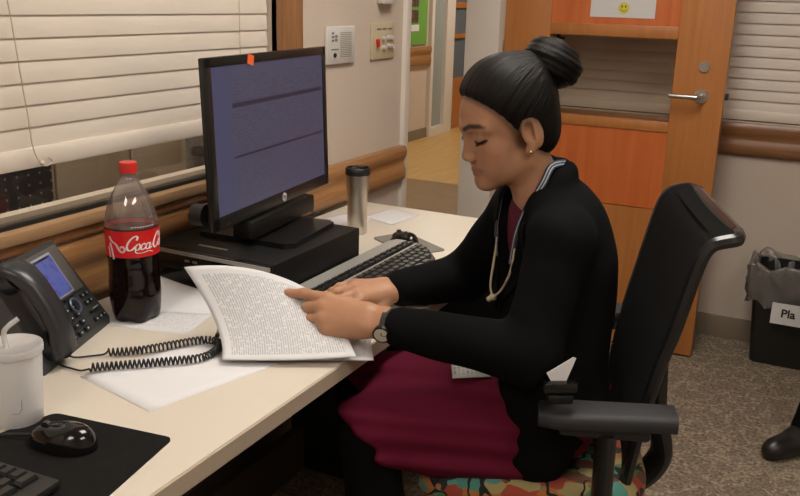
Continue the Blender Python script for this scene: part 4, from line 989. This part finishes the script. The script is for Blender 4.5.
for s in (1, -1):
    for k in range(9):
        t = k/8; l_ = .021+.024*t; f0 = .0835-.006*(2*t-1)**2-.004*t
        a = H(f0, s*l_, .0085+.003*t*t); e = H(f0+.0075, s*(l_+.003*t), .0045+.003*t*t)
        mb.tube([a-OFF, (a+e)/2-OFF+np.array([0, 0, -.0008]), e-OFF], [.0007, .0006, .0002], 5)
mb.build('eyelashes', M_hair, wm)
ax_b = np.array([-.78, 0, .62])
def strand(v):
    lp = (v-O) @ HR.T; d = lp-np.array([-.095, 0, .085]); r = np.linalg.norm(d, axis=1, keepdims=True)+1e-6
    e1 = np.array([0, 1., 0]); e2 = np.cross(ax_b, e1); y, x = d@e1, d@e2; n = np.sqrt(x*x+y*y)+1e-6
    return {'strand': np.stack([x/n*1.6, y/n*1.6, r[:, 0]*1.2], 1)}
def ridges(p):
    lp = (p-O) @ HR.T; d = lp-np.array([-.095, 0, .085]); e1 = np.array([0, 1., 0]); e2 = np.cross(ax_b, e1)
    a = np.arctan2(d@e1, d@e2); return .0004*np.sin(a*34+1.2*np.sin(a*7))+.0003*np.sin(a*61)
person_mesh('hair', hair, .0032, M_hair, strand, disp=ridges)
bun = []
for k in range(15):
    a0_, a1_ = 2*PI*k/15, 2*PI*(k+1)/15
    def bp_(a): e1 = np.array([0, 1., 0]); e2 = np.cross(ax_b, e1); return BC+.0225*(math.cos(a)*e1+math.sin(a)*e2*1.04)
    bun.append(hcap(bp_(a0_), bp_(a1_), .0325, .0325, .008))
bun.append(hell(BC+ax_b*.006, (.033, .033, .033), .015))
def bun_strand(v):
    lp = (v-O) @ HR.T; d = lp-BC; e1 = np.array([0, 1., 0]); e2 = np.cross(ax_b, e1); h_ = d@ax_b; rad = np.sqrt((d@e1)**2+(d@e2)**2)
    th_ = np.arctan2(h_, rad-.022); a = np.arctan2(d@e1, d@e2)
    return {'strand': np.stack([np.cos(th_)*1.3+.12*a, np.sin(th_)*1.3, a*.12], 1)}
def bun_ridge(p):
    lp = (p-O) @ HR.T; d = lp-BC; e1 = np.array([0, 1., 0]); e2 = np.cross(ax_b, e1); h_ = d@ax_b; rad = np.sqrt((d@e1)**2+(d@e2)**2)
    th_ = np.arctan2(h_, rad-.026); a = np.arctan2(d@e1, d@e2); return .0013*np.sin(7*th_+2*a)+.0008*np.sin(17*th_+3*a)
person_mesh('hair_bun', bun, .0026, M_hair, bun_strand, disp=bun_ridge)
er = H(.006, .0785, -.027)-OFF
MB().ball(er, .0042, None, 12).build('earring', mat('gold_stud', (.65, .48, .25), .25, 1.), wm)
# clothes
M_blaz = mat('black_blazer_cloth', (.0032, .0032, .0034), .9, spec=.1, bump=.15, bscale=900)
M_blou = mat('burgundy_blouse', (.105, .006, .022), .75); M_skirt = mat('burgundy_skirt', (.105, .006, .022), .8, spec=.12, bump=.15, bscale=500)
M_tight = mat('black_tights', (.003, .003, .003), .9, spec=.1)
AX = np.array([Fw, Lw, [0, 0, 1]])
torso = lambda e: [ell(T(-.027, 0, .885), (.099+e, .152+e, .165+e), AXT, .03), ell(B(-.108, 0, .72), (.105+e, .150+e, .17+e), AX, .06), cap(T(.0, .055, .995), T(.0, -.055, .995), .058+e, None, .05)]
bl_ = torso(.008)+[ell(B(-.105, 0, .615), (.135, .175, .085), AX, .05), cap(B(-.04, .12, .70), B(-.06, .135, .565), .055, .074, .04)]
for S_, E_, W_, k_ in ((S_l, E_l, W_l, .20), (S_r, E_r, W_r, .16)):
    bl_ += [cap(B(-.09, 0, 1.01), S_, .052, .054, .04), cap(S_, E_, .058, .054, .03), cap(E_, W_+(E_-W_)*k_, .056, .040, .02)]
neckcut = [cap(head_pt(), T(.010, 0, .985), .056, .054, .01, 's')]
vcut = [cap(T(.088, 0, 1.0), T(.090, 0, .82), .050, .008, .008, 's'), cap(T(.060, 0, 1.03), T(.088, 0, .95), .054, .044, .01, 's')]
def wr(p): return .0015*np.sin(38*p[..., 0]+22*p[..., 2]+6*np.sin(13*p[..., 1]))*np.cos(21*p[..., 1]-30*p[..., 2])
col_ = []
for s in (1, -1):
    cp = [T(-.024, 0, 1.086), T(-.012, s*.042, 1.088), T(.014, s*.055, 1.074), T(.048, s*.060, 1.028), T(.062, s*.053, .972), T(.072, s*.040, .90)]
    col_ += [cap(a, b_, .0125, .0125, .03) for a, b_ in zip(cp, cp[1:])]
blz, _ = person_mesh('blazer', bl_+neckcut+vcut+col_, .0045, M_blaz, disp=wr)
# front edges of the blazer: rolled lapels following the neckline
blprims = bl_+neckcut+vcut+col_
def front_f(l, z, f0=.20, prims=bl_):
    f = f0
    for _ in range(60):
        d = float(sdf(prims, T(f, l, z)[None])[0])
        if d < .0005: break
        f -= d*.8
    return f
for s in (1, -1):
    mb = MB(); rings = []
    for k in range(15):
        t = k/14; z = 1.0-.20*t; l_in = s*(.048*(1-t)**.9+.008); w = .034*math.sin(PI*min(1, t*1.05+.12))**.7+.004
        l_out = l_in+s*w; fi = front_f(l_in, z)+.004; fo = front_f(l_out, z)+.0035
        rings.append([T(fi+.001, l_in, z)-OFF, T(fo+.002, l_out, z)-OFF, T(fo-.006, l_out, z)-OFF, T(fi-.008, l_in, z)-OFF])
    mb.loft(rings).build('lapel', M_blaz, blz, True, 60)
person_mesh('blouse', [ell(T(-.033, 0, .885), (.101, .15, .160), AXT, .03), cap(T(.004, .035, .975), T(.004, -.035, .975), .056, None, .05), ell(B(-.108, 0, .72), (.097, .14, .15), AX, .05), cap(T(.012, 0, .985), T(.022, 0, 1.010), .056, .053, .02)]+[cap(head_pt(), NB, .044, .046, .004, 's')], .0045, M_blou)
sk = [cap(hip[1]+[0, 0, -.005], knee[1]+[0, 0, -.005], .098, .075, .03), cap(hip[-1]+[0, 0, -.005], knee[-1]+[0, 0, -.005], .098, .075, .03), cap(B(-.06, 0, .60), B(.21, .01, .588), .105, .075, .06), ell(B(-.12, 0, .62), (.12, .16, .10), AX, .04),
      cap(B(.13, .125, .55), B(-.05, .14, .55), .035, .05, .05)]
sk += [ell(B(.985, .02, -.105), (1., 1., 1.), None, .012, 's')]
def folds(p):
    q = p-B(-.05, .08, .60); f, l, z = q@Fw, q@Lw, q[..., 2]
    a = z*1.0-.16*f-.35*l
    return .0055*np.sin(62*a+3*f)*np.clip((f+.08)*6, 0, 1)+.0028*np.sin(135*a+9*f)
person_mesh('skirt', sk, .0045, M_skirt, disp=folds)
for s in (1, -1):
    person_mesh('stocking', [cap(hip[s]*.2+knee[s]*.8, knee[s]+[0, 0, -.004], .0545, .0545, .02), cap(knee[s], B(.245, s*.10, .40), .0585, .058, .02), cap(B(.245, s*.10, .40), ank[s], .062, .040, .02)], .006, M_tight)
    A = ank[s]; fd = np.array([Fw[0], Fw[1], 0])
    person_mesh('shoe', [cap(A+[0, 0, -.035], A+fd*.16+[0, 0, -.062], .042, .030, .02), cap(A+fd*-.05+[0, 0, -.06], A+fd*.04+[0, 0, -.06], .032, .03, .02)], .006, M_black)
# wrist watch (worn on the left wrist)
wt = thing('wristwatch', 'dark wristwatch with pale round dial on the left wrist', 'watch', tuple(W_l))
ax_ = (E_l-W_l)/np.linalg.norm(E_l-W_l); wc = ax_*.030
y_ = fr_l[1]-(fr_l[1]@ax_)*ax_; y_ /= np.linalg.norm(y_); d_ = np.cross(ax_, y_); d_ = d_ if d_@cam_l > 0 else -d_
ring = lambda o_, r: [Vector(wc+ax_*o_+r*(math.cos(a)*y_*1.12+math.sin(a)*d_)) for a in np.linspace(0, 2*PI, 36, endpoint=False)]
MB().loft([ring(-.008, .0260), ring(-.008, .0290), ring(.008, .0300), ring(.008, .0270), ring(-.008, .0260)], False).build('strap', M_black, wt)
dd = (d_*.52-y_*.85); dd /= np.linalg.norm(dd); c0 = wc+dd*.0285
MB().cyl(c0-dd*.003, c0+dd*.006, .0175, 28).build('case', mat('watch_case', (.06, .055, .05), .3, .9), wt)
MB().cyl(c0+dd*.006, c0+dd*.0066, .0140, 28).build('dial', mat('watch_dial', (.48, .44, .38), .4), wt)
u1 = np.cross(dd, ax_); q = MB(); q.tube([c0+dd*.0072, c0+dd*.0072+ax_*.009], .0006, 5).tube([c0+dd*.0072, c0+dd*.0072+u1*.0065], .0008, 5); q.build('hands', M_gasket, wt)

# stethoscope lying round the neck
def on_body(l, z, off): return T(front_f(l, z, .2, bl_)+off, l, z)
M_tube = mat('stethoscope_tubing', (.012, .015, .03), .3); M_ivory = mat('pale_metal', (.74, .65, .47), .35, .3)
st_o = B(0, 0, .82); st = thing('stethoscope', 'stethoscope with dark tubing and pale metal ends hanging round her neck', 'stethoscope', tuple(st_o))
JN = T(.1014, -.012, .825)
def side_path(s):
    return [T(-.024, s*.010, 1.075), T(-.010, s*.046, 1.080), T(.030, s*.055, 1.060), T(.064, s*.050, 1.01), T(.082, s*.047, .972), T(.086, s*.042, .942)]
EAR = {1: [(.0865, .040, .936), (.087, .037, .915), (.089, .027, .880), (.094, .007, .845)], -1: [(.0865, -.041, .950), (.086, -.042, .924), (.092, -.039, .883), (.101, -.027, .845)]}
for s in (1, -1):
    pth = side_path(s); MB().tube([p-st_o for p in catmull(pth, 6)], .0050, 10).build('tubing', M_tube, st)
    MB().tube([p-st_o for p in catmull([pth[-1]]+[T(*q) for q in EAR[s]]+[JN], 8)], .0024, 8).build('ear_tube', M_ivory, st)
MB().ball(JN-st_o, (.008, .006, .007), None, 12).ball(JN-st_o+np.array([-.006, -.004, -.004]), .006, None, 10).build('ear_tip', M_ivory, st)
# striped lanyard with badge
M_lan = mat('striped_lanyard', (.02, .025, .06), .5); nt, b = N(M_lan); tc = nt.nodes.new('ShaderNodeTexCoord'); sp = nt.nodes.new('ShaderNodeSeparateXYZ'); nt.links.new(tc.outputs['UV'], sp.inputs[0])
rp = nt.nodes.new('ShaderNodeValToRGB'); rp.color_ramp.interpolation = 'CONSTANT'; e = rp.color_ramp.elements; e[0].color = (.015, .02, .05, 1); e[1].position = .22; e[1].color = (.36, .40, .42, 1)
for p_, c_ in ((.40, (.02, .03, .07)), (.62, (.36, .40, .42)), (.78, (.015, .02, .05))): x = e.new(p_); x.color = (*c_, 1)
nt.links.new(sp.outputs[0], rp.inputs[0]); nt.links.new(rp.outputs[0], b.inputs['Base Color'])
ln = thing('lanyard', 'navy and white striped lanyard round her neck', 'lanyard', tuple(st_o))
def lan(s):
    c = catmull([T(-.022, s*.022, 1.094), T(-.004, s*.048, 1.106), T(.030, s*.060, 1.103), T(.0445, s*.062, 1.077), T(.058, s*.059, 1.05), T(.072, s*.053, 1.024), T(.080, s*.046, .997), T(.086, s*.041, .967), T(.088, s*.036, .935), T(.088, s*.031, .905)], 6)
    def f(u, v):
        i = min(int(v*(len(c)-1)), len(c)-2); t = v*(len(c)-1)-i; p = c[i]*(1-t)+c[i+1]*t; tg = c[i+1]-c[i]; out = p-T(.0, 0, p[2]); out[2] = 0; out = out/np.linalg.norm(out)+np.array([0, 0, .5]); w = np.cross(tg, out); w /= np.linalg.norm(w)
        return p-st_o+w*(u-.5)*.014
    grid(4, 36, f, 'strap', M_lan, ln, .0012)
lan(1); lan(-1)
bd = thing('id_badge', 'white badge card with black clip lying on the burgundy skirt', 'badge', tuple(B(.066, .078, .701)))
# card lies on the lap, facing up and slightly towards the viewer
cn = np.array([.22, -.5, .84]); cn /= np.linalg.norm(cn); cx_ = Fw-(Fw@cn)*cn; cx_ /= np.linalg.norm(cx_); cy_ = np.cross(cn, cx_)
CR = Matrix(((cx_[0], cy_[0], cn[0]), (cx_[1], cy_[1], cn[1]), (cx_[2], cy_[2], cn[2])))
M_card = printed('badge_print', 9, (.60, .60, .60), (.30, .30, .31), .15, .5)
cd = grid(2, 2, lambda u, v: CR @ Vector(((u-.5)*.075, (v-.5)*.050, .012)), 'card', M_card, bd, .0012)
MB().box(CR @ Vector((-.032, .0, .017)), (.040, .014, .007), CR, .003).box(CR @ Vector((-.052, .004, .019)), (.018, .018, .012), CR, .004).build('clip', mat('clip_dark', (.03, .03, .03), .25, .6), bd)
pg = thing('pager', 'black pager with a white paper slip tucked behind it at her hip', 'pager', tuple(B(-.062, .264, .744)), math.radians(210.6))
MB().box((0, 0, .008), (.062, .022, .020), None, .005).build('case', M_blackg, pg)
MB().box((0, .006, -.012), (.046, .018, .016), None, .004).build('holder', M_pc, pg)
mb = MB(); mb.prism([(.016, 0), (-.012, .0), (-.026, .042), (-.021, .044), (.024, .014)], -.001, .001, lambda u, v, t: (u, t-.004, v+.018)).build('paper_slip', M_paper, pg, False)

# ------------------------------------------------------------------ held pages
def bez(P, t): return (1-t)**2*P[0]+2*t*(1-t)*P[1]+t*t*P[2]
nearP = [np.array(p) for p in ((.481, 1.180, .7535), (.580, 1.232, .750), (.695, 1.298, .762))]
farP = [np.array(p) for p in ((.333, 1.258, .885), (.470, 1.345, .905), (.560, 1.425, .802))]
def held(u, v):
    a, b_ = bez(nearP, u), bez(farP, u); p = a*(1-v)+b_*v
    sag = 4*v*(1-v); return p+sag*(1-u)*np.array([.012, .02, -.022])+sag*u*np.array([0, 0, .006])
pg1 = grid(28, 24, held, 'printed_page', M_print, None, .0004); tag(pg1, 'printed page curling up in her left hand', 'paper', 'pages in her hands')
def held2(u, v):
    cs = [np.array(p) for p in ((.470, 1.190, .7445), (.716, 1.328, .748), (.636, 1.450, .768), (.40, 1.345, .7445))]
    return (1-u)*(1-v)*cs[0]+u*(1-v)*cs[1]+u*v*cs[2]+(1-u)*v*cs[3]+np.array([0, 0, .004*4*v*(1-v)*u])
pg2 = grid(14, 14, held2, 'loose_page', M_faint, None, .0004); tag(pg2, 'pale page under the printed one, overhanging the desk edge', 'paper', 'pages in her hands')

# ------------------------------------------------------------------ second person (mostly out of frame)
p2 = thing('person', 'person in black trousers and black shoes, only one lower leg visible at the right edge', 'person', (1.9, 3.09, 0))
F2 = np.array([-.97, -.2, 0]); F2 /= np.linalg.norm(F2); L2 = np.array([-F2[1], F2[0], 0]); C2 = np.array([1.955, 3.13, 0])
def B2(f, l, z): return C2+f*F2+l*L2+np.array([0, 0, z])
off2 = np.array([1.9, 3.09, 0])
AX2 = np.array([F2, L2, [0, 0, 1]])
b2 = [ell(B2(-.02, 0, 1.20), (.095, .075, .118), AX2), ell(B2(.03, 0, 1.14), (.065, .055, .08), AX2, .03), cap(B2(.07, 0, 1.18), B2(.10, 0, 1.155), .010, .012, .01), cap(B2(-.03, 0, 1.14), B2(-.04, 0, 1.0), .055, .06, .03), ell(B2(-.04, 0, .86), (.11, .17, .2), AX2, .05), ell(B2(-.03, 0, .62), (.12, .16, .15), AX2, .05)]
for s in (1, -1):
    b2 += [cap(B2(-.04, s*.08, .98), B2(-.04, s*.18, .95), .05, .055, .03), cap(B2(-.04, s*.19, .95), B2(.03, s*.23, .70), .048, .038, .02), cap(B2(.03, s*.23, .70), B2(.24, s*.14, .64), .036, .026, .015), cap(B2(.24, s*.14, .64), B2(.33, s*.10, .635), .03, .02, .015)]
    for k in range(4): b2.append(cap(B2(.31, s*(.085+.018*k), .638), B2(.39, s*(.075+.02*k), .615), .0095, .007, .005))
    b2.append(cap(B2(.27, s*.10, .645), B2(.32, s*.06, .625), .012, .008, .008))
legs2 = []
for s in (1, -1):
    kn = B2(.40 if s > 0 else .36, s*.11, .50); an = B2(.49 if s > 0 else .14, s*.105, .10); legs2.append((B2(-.02, s*.09, .56), kn, an))
    b2 += [cap(B2(-.02, s*.09, .56), kn, .08, .055, .03), cap(kn, an, .05, .036, .02), cap(an, an+(F2*.72+np.array([0, -.69, 0]))*.08+np.array([0, 0, -.065]), .034, .024, .02)]
person_mesh('body', b2, .006, mat('skin_second', (.40, .21, .13), .5), None, p2, None, off2)
tr = [ell(B2(-.03, 0, .62), (.13, .17, .14), AX2, .05)]
for h_, k_, a_ in legs2: tr += [cap(h_, k_, .095, .07, .03), cap(k_, a_+np.array([0, 0, -.02]), .068, .062, .03)]
person_mesh('trousers', tr, .007, M_tight, None, p2, wr, off2)
sh = [ell(B2(-.04, 0, .87), (.125, .185, .21), AX2, .05)]
for s in (1, -1): sh += [cap(B2(-.04, s*.08, .99), B2(-.04, s*.18, .95), .055, .066, .03), cap(B2(-.04, s*.19, .95), B2(.03, s*.23, .70), .063, .05, .03), cap(B2(.03, s*.23, .70), B2(.20, s*.16, .645), .05, .04, .02)]
person_mesh('shirt', sh, .007, mat('grey_shirt', (.06, .06, .065), .8), None, p2, wr, off2)
person_mesh('hair', [ell(B2(-.035, 0, 1.225), (.10, .084, .112), AX2), ell(B2(.09, 0, 1.15), (.085, .11, .10), AX2, .01, 's')], .006, mat('brown_hair', (.02, .012, .008), .5), None, p2, None, off2)
for h_, k_, a_ in legs2:
    A = a_; FD = F2*.72+np.array([0, -.69, 0])
    s_o, _ = person_mesh('shoe', [cap(A+[0, 0, -.055]-FD*.05, A+[0, 0, -.055]+FD*.05, .042, .042, .02), cap(A+[0, 0, -.05], A+FD*.135+[0, 0, -.062], .045, .034, .03), cap(A+FD*.06+[0, 0, -.068], A+FD*.155+[0, 0, -.07], .03, .027, .02)], .005, mat('shoe_leather', (.010, .009, .009), .35), None, p2, None, off2)
sc_ = thing('visitor_chair', 'plain chair under the second person beyond the right edge', 'chair', tuple(C2), math.atan2(F2[1], F2[0]))
MB().box((0.05, 0, .44), (.44, .44, .04), None, .015).build('seat', M_black, sc_)
MB().box((-.20, 0, .72), (.03, .42, .30), None, .012).build('backrest', M_black, sc_)
for a in (-.14, .23):
    for s in (-.19, .19): MB().cyl((a, s, 0), (a, s, .43), .013, 10).build('leg', M_dkmetal, sc_)
for s in (-.19, .19): MB().cyl((-.17, s, .43), (-.20, s, .72), .012, 10).build('back_post', M_dkmetal, sc_)

# ------------------------------------------------------------------ camera and view
cam = bpy.data.cameras.new('camera'); co = bpy.data.objects.new('camera', cam); COL.objects.link(co)
f_, pch, rol, yaw = 872.06, .280629, .0291211, .458817
fw = Vector((-math.sin(yaw)*math.cos(pch), math.cos(yaw)*math.cos(pch), -math.sin(pch))); r0 = Vector((math.cos(yaw), math.sin(yaw), 0)); u0 = r0.cross(fw)
r_ = r0*math.cos(rol)+u0*math.sin(rol); u_ = -r0*math.sin(rol)+u0*math.cos(rol)
co.matrix_world = Matrix(((r_.x, u_.x, -fw.x, 1.42), (r_.y, u_.y, -fw.y, 0), (r_.z, u_.z, -fw.z, 1.40), (0, 0, 0, 1)))
cam.sensor_fit = 'HORIZONTAL'; cam.sensor_width = 36; cam.lens = f_/800*36; cam.clip_start = .05
scn.camera = co
wd = bpy.data.worlds.new('world'); scn.world = wd; wd.use_nodes = True; wd.node_tree.nodes['Background'].inputs[0].default_value = (.02, .02, .02, 1)
vs_ = scn.view_settings; vs_.view_transform = 'Standard'; vs_.look = 'None'; vs_.gamma = 1; vs_.use_curve_mapping = False; vs_.exposure = -.07
